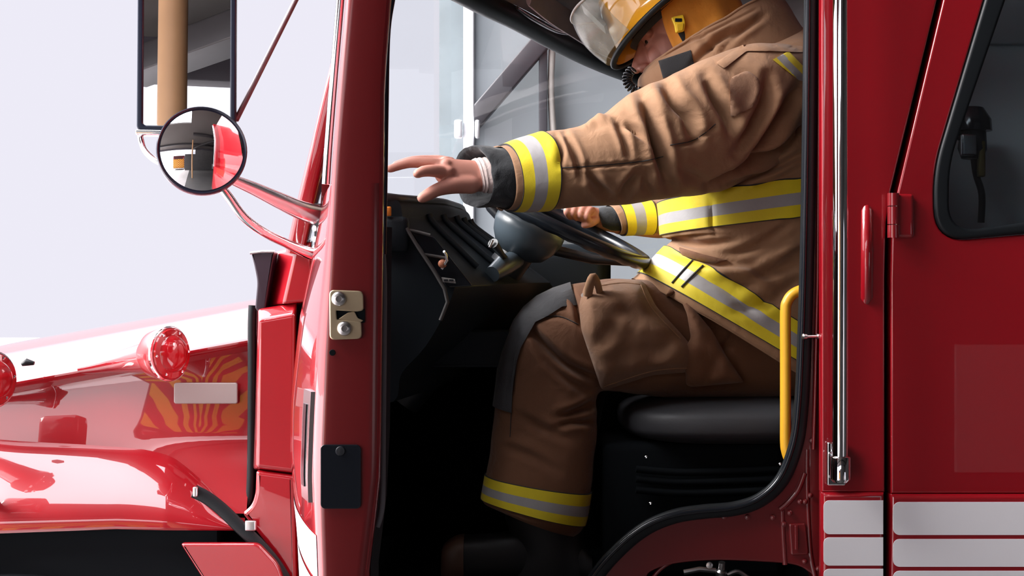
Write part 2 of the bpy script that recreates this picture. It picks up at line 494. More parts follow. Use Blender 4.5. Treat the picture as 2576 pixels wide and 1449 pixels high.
# ---- front fender ---------------------------------------------------------
FT = np.array([(-420, 1.318), (-200, 1.318), (0, 1.315), (200, 1.313), (330, 1.308), (400, 1.297), (450, 1.276), (500, 1.247), (560, 1.205), (612, 1.168), (640, 1.150)])
def fender_ring(px):
    k = np.searchsorted(FT[:, 0], px) - 1; k = min(max(k, 0), len(FT) - 2)
    u = k + (px - FT[k, 0]) / (FT[k + 1, 0] - FT[k, 0])
    top = float(catmull_at(FT[:, 1], np.array([u]))[0])
    lip = np.interp(px, [-420, -200, 0, 300, 614], [1.02, 1.12, 1.160, 1.169, 1.163])
    dz = max(.004, top - lip); k_ = min(1, dz / .145)
    sec = np.array([(.150, 1.10), (.115, 1.0), (.080, .815), (.050, .62), (.026, .43), (.010, .26), (.002, .12), (.0, .0)])
    sec[:, 0] *= .35 + .65 * k_
    sec[:, 0] += np.interp(px, [-420, 420, 614], [0, 0, .018]) - .004
    c_, _ = catmull(sec, 36)
    out = [(a, lip + dz * b) for a, b in c_]
    y = out[-1][0]
    out += [(y + .002, lip - .004), (y + .008, lip - .005), (y + .012, lip + .002), (y + .014, lip + .02)]
    return [((px - CX) * (D + .02) / FPX, a, b) for a, b in out]
V, F = loft_vf([fender_ring(p) for p in np.concatenate([np.linspace(-420, 300, 30), np.linspace(310, 614, 50)])], closed=False)
fender = mesh('front_fender', V, F, RED, T, angle=50)
# square turn signal standing on the fender just outside the photo, mirrored in the hood side
fs = P(-78, 1110, -.10)
ts = box('turn_signal', (fs.x, -.10, 1.352), (.095, .06, .098), REDR, fender, .012)
box('lens', (fs.x + .01, -.134, 1.352), (.06, .012, .05), mat('amber_lens', (.75, .22, .02), .2, coat=1), ts, .004)
tube('stalk', [(fs.x, .02, 1.22), (fs.x, -.06, 1.26), (fs.x, -.10, 1.31)], .012, BLACKP, ts, 12)
# wheel well lining and tyre
box('wheel_well_lining', (-.97, .345, .97), (.74, .63, .44), VOID, T)
whl = mesh('front_wheel', *lathe_vf([(.30, -.02), (.30, .0), (.44, -.005), (.515, .02), (.535, .05), (.535, .24), (.515, .27), (.44, .29), (.30, .28)], (-1.02, -.06, .535), (0, 1, 0), 64), RUBBER, T)
mesh('rim', *lathe_vf([(.0, .06), (.09, .04), (.12, .09), (.25, .10), (.30, .03), (.305, .0), (.29, .2), (0, .2)], (-1.02, -.06, .535), (0, 1, 0), 48), STEEL, whl)
plate('splash_panel', [round_poly([(452, 1367), (650, 1367), (700, 1420), (760, 1600), (600, 1600)], [10, 14, 20, 0, 0])], -.035, .02, .006, RED, T)
# hood hold-down strap
V, F = tube_vf(smooth_path(PS([(488, 1236), (520, 1252), (560, 1283), (606, 1328), (648, 1368), (686, 1412), (722, 1468), (760, 1540)], -.012), 30), .0135, 12, flat=(.45, 1))
strap = mesh('hood_strap', V, F, RUBBER, T, angle=60)
for q in ((492, 1237, .010, .02), (631, 1322, .022, .02)):
    p = P(q[0], q[1], -.020)
    box('strap_buckle', p, (q[2], .012, q[3]), STEEL, strap, .003)

# ---- cowl between hood and door --------------------------------------------
seal = tube('cowl_seal', smooth_path(PS([(636, 768), (634, 820), (634, 950), (633, 1120), (630, 1235), (622, 1268), (600, 1292), (575, 1300)], .07), 40), .009, RUBBER, T, 10)
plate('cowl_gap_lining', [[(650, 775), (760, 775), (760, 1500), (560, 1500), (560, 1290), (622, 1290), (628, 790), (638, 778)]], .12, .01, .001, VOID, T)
rg = [[P(646, 776, .12), P(748, 760, .12), P(746, 1194, .12), P(636, 1182, .12)],
      [P(649, 777, .026), P(747, 761, .026), P(745, 1193, .02), P(638, 1181, .02)],
      [P(650, 806, -.002), P(742, 790, -.002), P(740, 1188, -.002), P(645, 1176, -.002)]]
V, F = loft_vf(rg, True, (True, True))
cp = mesh('cowl_panel', V, F, RED, T, smooth=False)
bevel_mesh(cp.data, .007, 3, 20)
cp.data.polygons.foreach_set('use_smooth', [True] * len(cp.data.polygons))
wn_ = cp.modifiers.new('weighted', 'WEIGHTED_NORMAL'); wn_.weight = 100
plate('lower_cowl_panel', [round_poly([(643, 1183), (741, 1196), (752, 1600), (735, 1600), (722, 1440), (655, 1352), (608, 1292), (632, 1272), (641, 1240)], [10, 8, 0, 0, 30, 30, 8, 14, 10])], .0, .06, .010, RED, T)
rg = [[P(690, 634, .16), P(790, 596, .16), P(790, 768, .16), P(664, 774, .16)],
      [P(691, 635, .095), P(787, 600, .05), P(786, 766, .05), P(666, 772, .085)],
      [P(744, 624, .012), P(783, 608, .012), P(780, 758, .012), P(712, 764, .012)]]
V, F = loft_vf(rg, True, (True, True))
ct = mesh('cowl_top_panel', V, F, RED, T, smooth=False)
bevel_mesh(ct.data, .006, 3, 18)
ct.data.polygons.foreach_set('use_smooth', [True] * len(ct.data.polygons))
wn_ = ct.modifiers.new('weighted', 'WEIGHTED_NORMAL'); wn_.weight = 100
# dark scoop behind the hood's rear corner, thin pale rim on top
sc = plate('cowl_scoop', [round_poly([(631, 636), (690, 634), (668, 775), (654, 790), (641, 775), (647, 710), (640, 672)], [3, 3, 4, 4, 4, 14, 14])], .03, .05, .004, mat('plum_black_plastic', (.020, .010, .020), .35), T)
tube('scoop_rim', PS([(629, 637), (660, 633), (691, 633)], .028), .0028, STEEL, sc, 8)
# A-pillar that follows the windscreen edge
def ruled(name, A, B, m, parent, n=24, thick=None):
    a = smooth_path(A, n); b = smooth_path(B, n)
    V, F = loft_vf([a, b], closed=False)
    o = mesh(name, V, F, m, parent)
    return o
def bar_loft(name, pts, wd, dp, m, parent, n=24, bev=.006, side=Vector((1, 0, 0))):
    """Rounded rectangular bar along pts, wd along SIDE, dp in depth."""
    pts = smooth_path(pts, n) if len(pts) > 2 else [Vector(p) for p in pts]
    sec = rrect(-wd / 2, -dp / 2, wd / 2, dp / 2, min(wd, dp) * .3, 4)
    rings = []
    for i, p in enumerate(pts):
        t = (pts[min(i + 1, len(pts) - 1)] - pts[max(i - 1, 0)]).normalized()
        s = (side - t * side.dot(t)).normalized(); q = t.cross(s)
        rings.append([p + s * a + q * b for a, b in sec])
    V, F = loft_vf(rings)
    return mesh(name, V, F, m, parent, angle=40)
bar_loft('windscreen_pillar', [P(745, 640, .03), P(772, 520, .03), P(806, 380, .03), P(842, 230, .03), P(900, 0, .03), P(950, -200, .03)], .036, .07, RED, T)

# ---- the open front door ---------------------------------------------------
HX = -.394
Hp = Vector((HX, 0.0, 0)); Ep = Vector(((815 - CX) * (D - .85) / FPX, -.85, 0))
DU = (Ep - Hp); DL = DU.length; DU.normalize()
DW = Vector((-DU.y, DU.x, 0))            # towards the inside of the door
if DW.x < 0: DW = -DW
def dpt(u, w_, z): return Hp + DU * u + DW * w_ + Vector((0, 0, z))
def z_at(py): return CZ - (py - CY) * (D - .85) / FPX
ZS = [.80, 1.10, 1.24, 1.30, 1.36, 1.46, 1.55, 1.67, 1.84, 1.95, 2.06, 2.2, 2.6]
def door_w(z):
    zp = [z_at(p) for p in (1449, 1300, 1200, 900, 700, 400, 200, 0, -300)]
    wo = [(q - 815) / 1768 / .985 for q in (806, 801, 799, 811, 822, 838, 853, 870, 897)]
    wi = [(q - 815) / 1768 / .985 for q in (928, 946, 957, 960, 962, 965, 967, 982, 1010)]
    return np.interp(z, zp, wo), np.interp(z, zp, wi)
def door_bulge(z): return np.interp(z, [1.0, 1.24, 1.36, 1.46, 1.60, 1.72, 1.80, 2.6], [.020, .032, .040, .042, .034, .016, .006, .006])
def door_ring(z, u0=0.0, u1=None):
    u1 = DL if u1 is None else u1
    wo, wi = door_w(z); b = door_bulge(z)
    out = []
    for u in np.linspace(u0, u1 - .010, 22):
        t = u / DL
        out.append((u, wo - b * (math.sin(math.pi * min(1, t * 1.0)) ** .8 if 0 < t < 1 else 0)))
    # rounded hem at the latch edge
    for a in np.linspace(0, 90, 6)[1:]:
        a = math.radians(a)
        out.append((u1 - .010 + .010 * math.sin(a), wo + .010 - .010 * math.cos(a)))
    out += [(u1, wo + .02), (u1, wi - .020)]
    for a in np.linspace(0, 90, 4)[1:]:
        a = math.radians(a)
        out.append((u1 - .014 + .014 * math.cos(a), wi - .014 + .014 * math.sin(a)))
    out += [(u1 - .05, wi + .003), (u1 * .5, wi + .004), (u0, wi)]
    return [dpt(u, w_, z) for u, w_ in out]
V, F = loft_vf([door_ring(z) for z in np.linspace(.80, 1.80, 46)])
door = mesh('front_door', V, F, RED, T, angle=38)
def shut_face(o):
    o.data.materials.append(RED_SHADED)  # latch-side faces take the red with shade painted in
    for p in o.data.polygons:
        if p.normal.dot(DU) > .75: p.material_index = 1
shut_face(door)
m = MB()
m.add(*loft_vf([door_ring(z, DL - .075) for z in np.linspace(1.80, 2.62, 20)], True, (False, True)))
sl = []
for z in np.linspace(1.79, 2.58, 14):
    u = .02 + (z - 1.79) / .79 * .42; wo, wi = door_w(z)
    sl.append([dpt(u, wo - .004, z), dpt(u + .05, wo - .005, z), dpt(u + .05, wo + .05, z), dpt(u, wo + .05, z)])
m.add(*loft_vf(sl))
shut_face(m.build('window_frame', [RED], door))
wo = door_w(2.0)[0]
mesh('door_glass', [dpt(.07, door_w(1.79)[0] + .02, 1.79), dpt(DL - .06, door_w(1.79)[0] + .02, 1.79), dpt(DL - .06, door_w(2.58)[0] + .02, 2.58), dpt(.47, door_w(2.58)[0] + .02, 2.58)], [(0, 1, 2, 3)], GLASS, door)
# bright bead along the frame's outer edge
tube('chrome_bead', [dpt(DL - .035, door_w(z)[0] - .008, z) for z in np.linspace(1.80, 2.6, 16)], .006, CHROME, door, 10)
# grey inner weather strip
tube('weather_strip', smooth_path([ray_plane(a, b, dpt(DL - .03, 0, 0), DU) for a, b in ((963, 640), (966, 720), (965, 900), (963, 1100), (962, 1250), (956, 1300), (948, 1325))], 30), .0045, mat('grey_rubber', (.16, .16, .18), .6), door, 10)
tube('run_channel', smooth_path([ray_plane(a, b, dpt(DL - .05, 0, 0), DU) for a, b in ((1000, -80), (984, 0), (972, 90), (968, 270), (966, 400), (964, 520), (962, 640))], 30), .0060, NAVY, door, 10)
# latch face details
LF = dpt(DL + .0005, 0, 0)
def lf(px, py, o=0.0):
    q = ray_plane(px, py, dpt(DL + o, 0, 0), DU) - LF
    return (q.dot(DW), q.z)
def lplate(name, ring, th, bev, m, par, lab=None, o=0.0):
    return plate(name, [[lf(a, b) for a, b in r] for r in ring], 0, th, bev, m, par, lab, frame=(LF + DU * (th + o), DW, Vector((0, 0, 1))))
latch = lplate('latch_plate', [round_poly([(828, 729), (914, 732), (915, 781), (898, 784), (846, 781), (848, 803), (880, 806), (909, 809), (911, 852), (829, 855)], [14, 14, 8, 3, 3, 3, 3, 6, 14, 14])], .006, .002, ZINC, door, 'tan zinc latch plate')
lplate('latch_pocket', [rrect(842, 776, 918, 812, 4)], .002, .0006, VOID, latch)
lplate('latch_claw', [round_poly([(850, 803), (875, 786), (892, 783), (900, 800), (915, 806), (905, 812)], 4)], .004, .001, ZINC, latch)
for q in ((852, 752), (866, 826)):
    a, b = lf(*q); c = LF + DW * a + Vector((0, 0, b)) + DU * .006
    sw = lathe('latch_screw', [(.0105, 0), (.0105, .002), (.0085, .0045), (.0045, .0055), (.0042, .003), (0, .003)], c, DU, STEEL, latch, 24)
lplate('edge_cover', [rrect(806, 1118, 908, 1279, 12)], .003, .001, BLACKG, door, 'black edge cover')
a, b = lf(856, 1134); lathe('cover_screw', [(.007, 0), (.006, .002), (0, .0025)], LF + DW * a + Vector((0, 0, b)) + DU * .003, DU, BLACKP, door, 16)
a, b = lf(836, 887); lathe('plug', [(.0045, 0), (.004, .001), (0, .001)], LF + DW * a + Vector((0, 0, b)), DU, VOID, door, 14)
# outside pull handle on the skin and the white stripe blocks below it
def skin(u, z, o=.001):
    wo, _ = door_w(z); bb = door_bulge(z) * math.sin(math.pi * min(max(u / DL, 0), 1)) ** .8
    return dpt(u, wo - bb - o, z)
hd = MB()
for (u0, u1, z0, z1, th) in ((DL - .10, DL - .035, 1.34, 1.50, .006),):
    r = []
    for z in np.linspace(z0, z1, 10):
        r.append([skin(u0, z, 0), skin(u0, z, th), skin(u1, z, th), skin(u1, z, 0)])
    hd.add(*loft_vf(r))
hd.build('door_handle', [SILVER], door)
r = []
for z in np.linspace(1.36, 1.48, 8): r.append([skin(DL - .085, z, .0055), skin(DL - .085, z, .0075), skin(DL - .060, z, .0075), skin(DL - .060, z, .0055)])
mesh('handle_insert', *loft_vf(r), BLACKG, door)
for z0, z1 in ((1.235, 1.300), (1.165, 1.228), (1.095, 1.158), (1.03, 1.088)):
    r = []
    for z in np.linspace(z0, z1, 5): r.append([skin(u, z - .004, .0012) for u in np.linspace(.12, DL - .012, 24)])
    V, F = loft_vf(r, closed=False)
    mesh('stripe_decal', V, F, WHITE, door, 'white stripe block')
# door inner trim card
V, F = loft_vf([[dpt(u, door_w(z)[1] + .004, z) for u in (.02, DL - .06)] + [dpt(u, door_w(z)[1] + .016, z) for u in (DL - .07, .03)] for z in np.linspace(.85, 1.74, 10)])
mesh('door_trim_card', V, F, BLACKP, door)

# ---- mirrors on the door -----------------------------------------------------
YM = -.25
mc = P(470, 121, YM)
mn = Vector((.12, -1, .052)).normalized()
max_ = Vector((0, 0, 1)).cross(mn).normalized() * 1.0
if max_.x < 0: max_ = -max_
may = mn.cross(max_)
if may.z < 0: may = -may
W2, H2 = .0895, .1545
mir = plate('mirror', [rrect(-W2, -H2, W2, H2, .010), rrect(-W2 + .011, -H2 + .011, W2 - .011, H2 - .011, .006)[::-1]], 0, .022, .003, NAVY, T, 'tall flat mirror head with round convex mirror below', frame=(mc, max_, -may if max_.cross(may).dot(mn) < 0 else may))
fr = (mc - mn * .006, max_, may) if max_.cross(may).dot(mn) > 0 else (mc - mn * .006, max_, -may)
plate('flat_mirror_glass', [rrect(-W2 + .008, -H2 + .008, W2 - .008, H2 - .008, .006)], 0, .004, .0005, MIRROR, mir, frame=fr)
fr = (mc - mn * .018, max_, fr[2])
plate('mirror_shell', [rrect(-W2 + .002, -H2 + .002, W2 - .002, H2 - .002, .01)], 0, .02, .006, CHROME, mir, frame=fr)
q0 = mc - may * (H2 + .004)
box('mirror_bracket', q0 + mn * .0, (W2 * 2.0, .03, .008), CHROME, mir, .002, (max_, -mn, may))
cc = P(508, 379, -.30); cn = Vector((.22, -1, .10)).normalized()
R = .0805
prof = [(R, -.012), (R * 1.0, .002), (R * .975, .006), (R * .945, .0035)]
cvx = lathe('convex_mirror_rim', prof, cc, cn, NAVY, mir, 64)
cap = [(R * .95 * k, .002 + .019 * (1 - k * k)) for k in np.linspace(1, 0, 14)]
lathe('convex_mirror_glass', cap, cc, cn, MIRROR, mir, 64)
lathe('convex_mirror_back', [(R * .98, -.010), (R * .8, -.026), (R * .4, -.036), (0, -.038)], cc, cn, CHROME, mir, 48)
arm = MB()
arm.add(*tube_vf(smooth_path([P(585, 452, -.27), P(640, 475, -.24), P(700, 503, -.20), P(760, 530, -.15), P(806, 543, -.10)], 24), list(np.linspace(.009, .021, 24)), 16, flat=(.5, 1)))
arm.build('upper_arm', [SILVER], mir)
V, F = tube_vf(smooth_path([P(548, 462, -.28), P(575, 495, -.27), P(612, 545, -.25), P(660, 582, -.22), P(720, 612, -.17), P(770, 634, -.13), P(800, 642, -.10)], 40), [.0085] * 26 + list(np.linspace(.0085, .015, 14)), 14, flat=(.8, 1))
mesh('lower_arm', V, F, CHROME, mir)
brk = MB()
brk.add(*box_vf(P(803, 588, -.09), (.012, .05, .115)))
brk.build('arm_base', [CHROME], mir)
for q in (575, 602, 625):
    lathe('base_bolt', [(.006, 0), (.006, .005), (0, .006)], P(795, q, -.11), (-.6, -.8, 0), STEEL, mir, 12)
tube('mirror_loop', smooth_path([P(352, 330, -.24), P(354, 350, -.24), P(364, 378, -.25), P(392, 404, -.27), P(430, 415, -.28)], 24), .0055, CHROME, mir, 12)
tube('mirror_stay', [P(764, -40, -.12), P(744, 0, -.13), P(662, 165, -.18), P(594, 302, -.23)], .0052, GREYBAR, mir, 12)

# ---- cab side between the doors ----------------------------------------------
SEALP = [(2041, -220), (2040, 0), (2036, 300), (2031, 600), (2024, 850), (2016, 1020), (2002, 1120), (1968, 1205), (1915, 1256), (1850, 1279), (1770, 1287), (1700, 1298), (1630, 1326), (1565, 1376), (1500, 1450), (1440, 1560)]
sp = smooth_path(PS(SEALP, .045), 120)
V, F = tube_vf(sp, .0150, 18, flat=(.8, 1))
cabside = plate('cab_side', [[(2067, -260), (2400, -260), (2357, 0), (2241, 482), (2229, 560), (2226, 700), (2226, 1238), (2067, 1238)]], 0, .03, .004, RED, T)
sm = mesh('door_seal', V, F, RUBBER, T, 'black rubber door seal', angle=60)
tube('seal_lip', [p + Vector((-.008, -.011, .003)) for p in sp], .0055, BLACKG, sm, 10)
def offs(path, d):
    out = []
    for i, p in enumerate(path):
        a = Vector(path[min(i + 1, len(path) - 1)]) - Vector(path[max(i - 1, 0)])
        n = Vector((-a.y, a.x)).normalized()
        out.append((p[0] + n.x * d, p[1] + n.y * d))
    return out
fine = [tuple(v)[:2] for v in smooth_path([(a, b, 0) for a, b in SEALP], 80)]
jin = offs(fine, -8)
ARCH = [(2052, 1600), (2048, 1466), (2030, 1436), (1990, 1420), (1900, 1413), (1800, 1410), (1715, 1416), (1655, 1430), (1610, 1460), (1560, 1520), (1540, 1600)]
jr = jin + [(1400, 1600)] + [tuple(v)[:2] for v in smooth_path([(a, b, 0) for a, b in ARCH[::-1]], 50)] + [(2080, 1600), (2080, -260)]
jamb = plate('door_jamb', [jr], .05, .05, .004, RED_SHADED, T)
tube('jamb_bead', [p + Vector((0, -.002, 0)) for p in PS([(2062, -240), (2060, 300), (2057, 700), (2050, 1000), (2046, 1130)], .045)], .004, RED_SHADED, jamb, 8)
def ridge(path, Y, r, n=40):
    return tube('pressed_ridge', smooth_path(PS(path, Y + .0035), n), r, RED_SHADED, jamb, 8)
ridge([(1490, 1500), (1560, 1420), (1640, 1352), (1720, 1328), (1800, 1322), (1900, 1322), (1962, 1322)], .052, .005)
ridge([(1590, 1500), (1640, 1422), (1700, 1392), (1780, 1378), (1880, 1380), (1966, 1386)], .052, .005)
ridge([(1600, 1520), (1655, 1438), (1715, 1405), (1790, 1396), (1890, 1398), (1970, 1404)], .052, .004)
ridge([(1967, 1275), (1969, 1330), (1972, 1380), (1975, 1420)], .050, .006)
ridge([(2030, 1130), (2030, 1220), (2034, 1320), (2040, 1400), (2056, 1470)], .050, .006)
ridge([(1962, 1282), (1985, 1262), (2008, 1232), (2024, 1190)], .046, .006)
plate('jamb_recess', [round_poly([(1984, 1318), (2028, 1316), (2036, 1396), (1990, 1398)], 8)], .044, .012, .004, RED_SHADED, jamb)
plate('jamb_stamp', [round_poly([(1999, 1322), (2008, 1322), (2009, 1384), (2000, 1384)], 3)], .036, .006, .002, RED_SHADED, jamb)
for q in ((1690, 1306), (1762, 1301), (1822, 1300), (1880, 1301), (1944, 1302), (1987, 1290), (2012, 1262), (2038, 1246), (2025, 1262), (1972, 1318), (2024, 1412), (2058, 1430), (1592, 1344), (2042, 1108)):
    lathe('rivet', [(.0058, 0), (.005, .004), (.002, .006)], P(q[0], q[1], .048), (0, -1, 0), RED_SHADED, jamb, 14)
# under the sill: dark chassis with a few fittings
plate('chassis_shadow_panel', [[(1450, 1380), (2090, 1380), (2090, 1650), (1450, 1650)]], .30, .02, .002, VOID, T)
fit = MB()
fit.add(*tube_vf(PS([(1720, 1440), (1760, 1432), (1800, 1436)], .16), .006, 10)); fit.add(*lathe_vf([(.012, -.02), (.012, .0), (.007, .004), (.007, .02)], P(1815, 1436, .15), (0, -.3, 1), 14))
fit.add(*tube_vf(smooth_path(PS([(1830, 1446), (1856, 1438), (1880, 1452), (1910, 1470)], .15), 12), .005, 8)); fit.add(*lathe_vf([(.007, 0), (.007, .006), (0, .008)], P(1784, 1421, .13), (0, -1, 0), 10))
fit.build('air_fitting', [STEEL], T)

# lower side panel proud of the upper one, with the white stripe blocks
lower = plate('lower_side_panel', [[(2067, 1240), (2226, 1240), (2223, 1650), (2067, 1650)]], -.012, .035, .011, RED, T)
for a, b in ((1259, 1344), (1352, 1423), (1431, 1500), (1508, 1580)):
    plate('stripe_decal', [rrect(2072, a, 2222, b, 14, corners=(1, 0, 0, 1))], -.0135, .0014, .0003, WHITE, lower, 'white stripe block')
# the black gap and, behind it, the opening's lining
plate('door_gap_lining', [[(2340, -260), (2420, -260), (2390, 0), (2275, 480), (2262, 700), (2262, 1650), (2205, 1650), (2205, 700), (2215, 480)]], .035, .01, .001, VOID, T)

# chrome grab rail
rail = tube('grab_rail', [P(2116, -260, -.055), P(2114, 0, -.055), P(2114, 600, -.055), P(2113, 1160, -.055)], .0148, CHROME, T, 28)
plate('rail_foot', [rrect(2081, 1112, 2128, 1222, 5)], -.016, .014, .003, CHROME, rail)
lathe('rail_socket', [(.0, -.052), (.014, -.051), (.0195, -.045), (.0195, -.002), (.018, .0), (.0145, .001)], P(2114, 1148, -.055), (0, 0, 1), CHROME, rail, 28)
# striker bolt on the jamb
st = lathe('door_striker', [(.0055, 0), (.0055, .010), (.003, .011), (.003, .034), (.0055, .035), (.0055, .042), (.002, .044)], P(2066, 846, .03), (-1, -.35, 0), STEEL, T, 16)
# raised bulge added to the pillar panel to catch a bright reflection
tube('pillar_glint_bulge', [P(2180, 515, .008), P(2180, 530, .002), P(2180, 640, .002), P(2179, 750, .002), P(2179, 766, .008)], [.006, .0115, .012, .0115, .006], RED, cabside, 24)

# ---- rear crew door ------------------------------------------------------------
rd = plate('rear_door', [[(2373, 0), (2440, -260), (3100, -260), (3100, 1242), (2242, 1242), (2241, 700), (2244, 590), (2258, 482)],
                         round_poly([(2526, -170), (3050, -170), (3050, 545), (2576, 590), (2352, 610), (2348, 430)], [30, 30, 40, 10, 85, 70], 8)[::-1]], -.002, .04, .005, RED, T)
rlow = plate('rear_door_lower_panel', [[(2241, 1244), (3100, 1244), (3100, 1650), (2238, 1650)]], -.012, .045, .011, RED, rd)
for a, b in ((1263, 1346), (1356, 1426), (1436, 1500), (1508, 1580)):
    plate('stripe_decal', [rrect(2247, a, 3060, b, 16, corners=(1, 0, 0, 1))], -.0135, .0014, .0003, WHITE, rd, 'white stripe block')
ro = round_poly([(2528, -166), (3048, -166), (3048, 543), (2576, 588), (2354, 608), (2350, 430)], [30, 30, 40, 10, 85, 70], 8)
ri = round_poly([(2572, -120), (3000, -120), (3000, 515), (2576, 560), (2388, 584), (2390, 410)], [30, 30, 40, 10, 75, 60], 8)
plate('window_rubber', [ro, ri[::-1]], -.008, .03, .007, RUBBER, rd)
plate('rear_window_glass', [round_poly([(2560, -140), (3020, -140), (3020, 525), (2576, 572), (2376, 594), (2378, 420)], [30, 30, 40, 10, 80, 60], 8)], .004, .005, .0008, TINT, rd, 'tinted crew window glass')
hg = MB()
for (y0, y1) in ((486, 518), (520, 564), (566, 598)):
    hg.add(*tube_vf([P(2247, y0, -.022), P(2247, y1, -.022)], .0115, 16))
hinge = hg.build('door_hinge', [RED], rd, angle=50)
plate('hinge_leaf', [rrect(2250, 487, 2300, 598, 8)], -.020, .020, .007, RED, hinge)

box('rear_body', (1.98, 1.15, 1.70), (1.02, 2.30, 2.05), RED, T, .02)
# ------------------------------------------------------------------ cab interior
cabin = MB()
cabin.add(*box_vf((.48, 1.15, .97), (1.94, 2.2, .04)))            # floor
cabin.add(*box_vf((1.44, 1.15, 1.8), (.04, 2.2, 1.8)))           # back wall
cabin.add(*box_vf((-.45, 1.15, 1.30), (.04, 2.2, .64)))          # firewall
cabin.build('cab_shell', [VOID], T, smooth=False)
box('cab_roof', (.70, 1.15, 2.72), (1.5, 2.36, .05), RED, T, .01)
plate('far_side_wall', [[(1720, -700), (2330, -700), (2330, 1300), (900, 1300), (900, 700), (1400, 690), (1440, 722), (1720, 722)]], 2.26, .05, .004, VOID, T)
plate('far_side_glass', [[(910, -600), (1725, -600), (1725, 730), (910, 730)]], 2.28, .004, .0005, GLASS, T)
# windscreen header that sweeps back at the far corner, lining above it
HDR = [P(870, -230, .12), P(1010, -110, .45), P(1190, -6, .9), P(1300, 48, 1.25), P(1400, 103, 1.6), P(1500, 152, 1.95), P(1600, 190, 2.22), P(1760, 236, 2.24), P(2100, 300, 2.24)]
hl = tube('windscreen_header', smooth_path(HDR, 50), .033, RUBBER, T, 14)
tube('header_bead', [p + Vector((-.031, -.01, -.016)) for p in smooth_path(HDR[:7], 40)], .006, STEEL, hl, 8)
a = smooth_path(HDR, 50)
rings = []
for i, p in enumerate(a):
    t = i / 49
    row = []
    for k in np.linspace(0, 1, 12):
        row.append((p.x + .02 + k * 1.1, p.y * (1 - .1 * k), p.z + .01 + (.30 + .1 * (1 - t)) * (k ** .6) + .02 * math.sin(9 * k + 3 * t)))
    rings.append(row)
V, F = loft_vf(rings, closed=False)
mesh('headliner', V, F, LINER, T)
# folded visor and overhead console hanging under the lining
V, F = tube_vf(smooth_path([P(1330, -20, 1.1), P(1380, 22, 1.25), P(1440, 62, 1.45), P(1500, 100, 1.65), P(1560, 130, 1.8)], 30), .040, 14, flat=(.25, 1))
mesh('sun_visor', V, F, LINER, T)
tube('visor_rod', smooth_path([P(1300, 20, 1.15), P(1345, 50, 1.25), P(1400, 78, 1.4), P(1440, 84, 1.45)], 20), .006, STEEL, T, 8)

# windscreen glass (near edge follows the pillar)
mesh('windscreen_glass', [P(752, 600, .06), P(960, -250, .06), (-.05, 2.2, 2.62), (-.32, 2.2, 1.80)], [(0, 1, 2, 3)], GLASS, T)

# ---- dashboard ------------------------------------------------------------------
PR = [(820, 470), (900, 478), (985, 500), (1006, 512), (1012, 540), (1022, 566), (1080, 640), (1136, 712), (1141, 732), (1118, 790), (1070, 872), (1010, 940), (990, 1010), (880, 1020), (820, 1000)]
def dash_ring(Y):
    base = np.array([tuple(P(a, b, .12)) for a, b in PR])
    sh = np.interp(Y, [.12, .25, .45, .70, .95, 1.3, 2.2], [0, .07, .16, .215, .22, .14, .06])
    sz = np.interp(Y, [.12, .4, .7, 1.1, 2.2], [0, .01, .012, -.01, -.02])
    f = (base[:, 0] - base[:, 0].min()) / (np.ptp(base[:, 0]))
    base[:, 0] += sh * f; base[:, 2] += sz; base[:, 1] = Y
    r, _ = catmull(base, 60, True)
    return r
V, F = loft_vf([dash_ring(y) for y in np.linspace(.12, 2.2, 40)])
dash = mesh('dashboard', V, F, DASH, T, angle=45)
# gauge hood ribs on the driver-facing slope
for i, y in enumerate((.26, .36, .46, .56, .66)):
    r = dash_ring(y); r = r[16:27]
    tube('gauge_rib', [Vector(q) + Vector((.004, 0, .004)) for q in r], .007, DASH, dash, 8)
tube('dash_top_edge', [P(900, 480, .11), P(955, 493, .11)] + [Vector(dash_ring(y)[9]) + Vector((0, 0, .004)) for y in np.linspace(.13, 1.25, 24)], .009, mat('dash_edge_grey', (.05, .05, .055), .4), dash, 10)
# grey trim frame round the switch panel at the dash's near end
def strip(path, Y, r): return tube('panel_trim', PS(path, Y), r, DASHG, dash, 8)
strip([(1022, 574), (1052, 622), (1092, 682), (1118, 726), (1126, 760), (1108, 806)], .105, .0040)
strip([(1026, 578), (1052, 584), (1082, 592)], .112, .0035)
strip([(1064, 640), (1090, 644), (1124, 650)], .112, .0035)
plate('switch_panel', [round_poly([(1030, 582), (1090, 594), (1190, 720), (1124, 724)], 8)], .118, .01, .003, BLACKG, dash)
tube('toggle_switch', [P(1112, 676, .11), P(1124, 655, .10), P(1121, 640, .095), P(1116, 633, .09)], .0035, CHROME, dash, 8)
kn = lathe('warning_knob', [(.009, 0), (.009, .004), (.006, .007), (0, .008)], P(1112, 664, .108), (.4, -.9, .2), mat('worn_red_white_knob', (.62, .22, .12), .35, var=.7, vscale=140), dash, 20)
plate('small_label', [round_poly([(1110, 697), (1144, 702), (1147, 713), (1114, 710)], 2)], .108, .003, .0006, mat('pale_label', (.42, .40, .38), .5), dash)
for a0, a1 in ((1117, 1127), (1130, 1141)):
    box('label_print', P((a0 + a1) / 2, 705, .1065), ((a1 - a0) * .00083, .001, .004), BLACKP, dash)
box('amber_lamp', P(976, 532, .10), (.014, .012, .020), ORANGE, dash, .003)
box('amber_lamp', P(974, 626, .10), (.016, .012, .008), ORANGE, dash, .003)
box('amber_lamp', P(1258, 611, .40), (.008, .012, .012), ORANGE, dash, .002)
box('dash_end_block', P(984, 590, .12), (.075, .04, .075), DASH, dash, .012)
# kick panel under the dash
plate('kick_panel', [round_poly([(960, 740), (1130, 745), (1080, 830), (1010, 925), (960, 930)], 12)], .16, .02, .004, DASH, dash)
plate('knee_panel', [round_poly([(1075, 830), (1300, 830), (1290, 925), (1010, 925)], 10)], .30, .03, .006, DASH, dash)
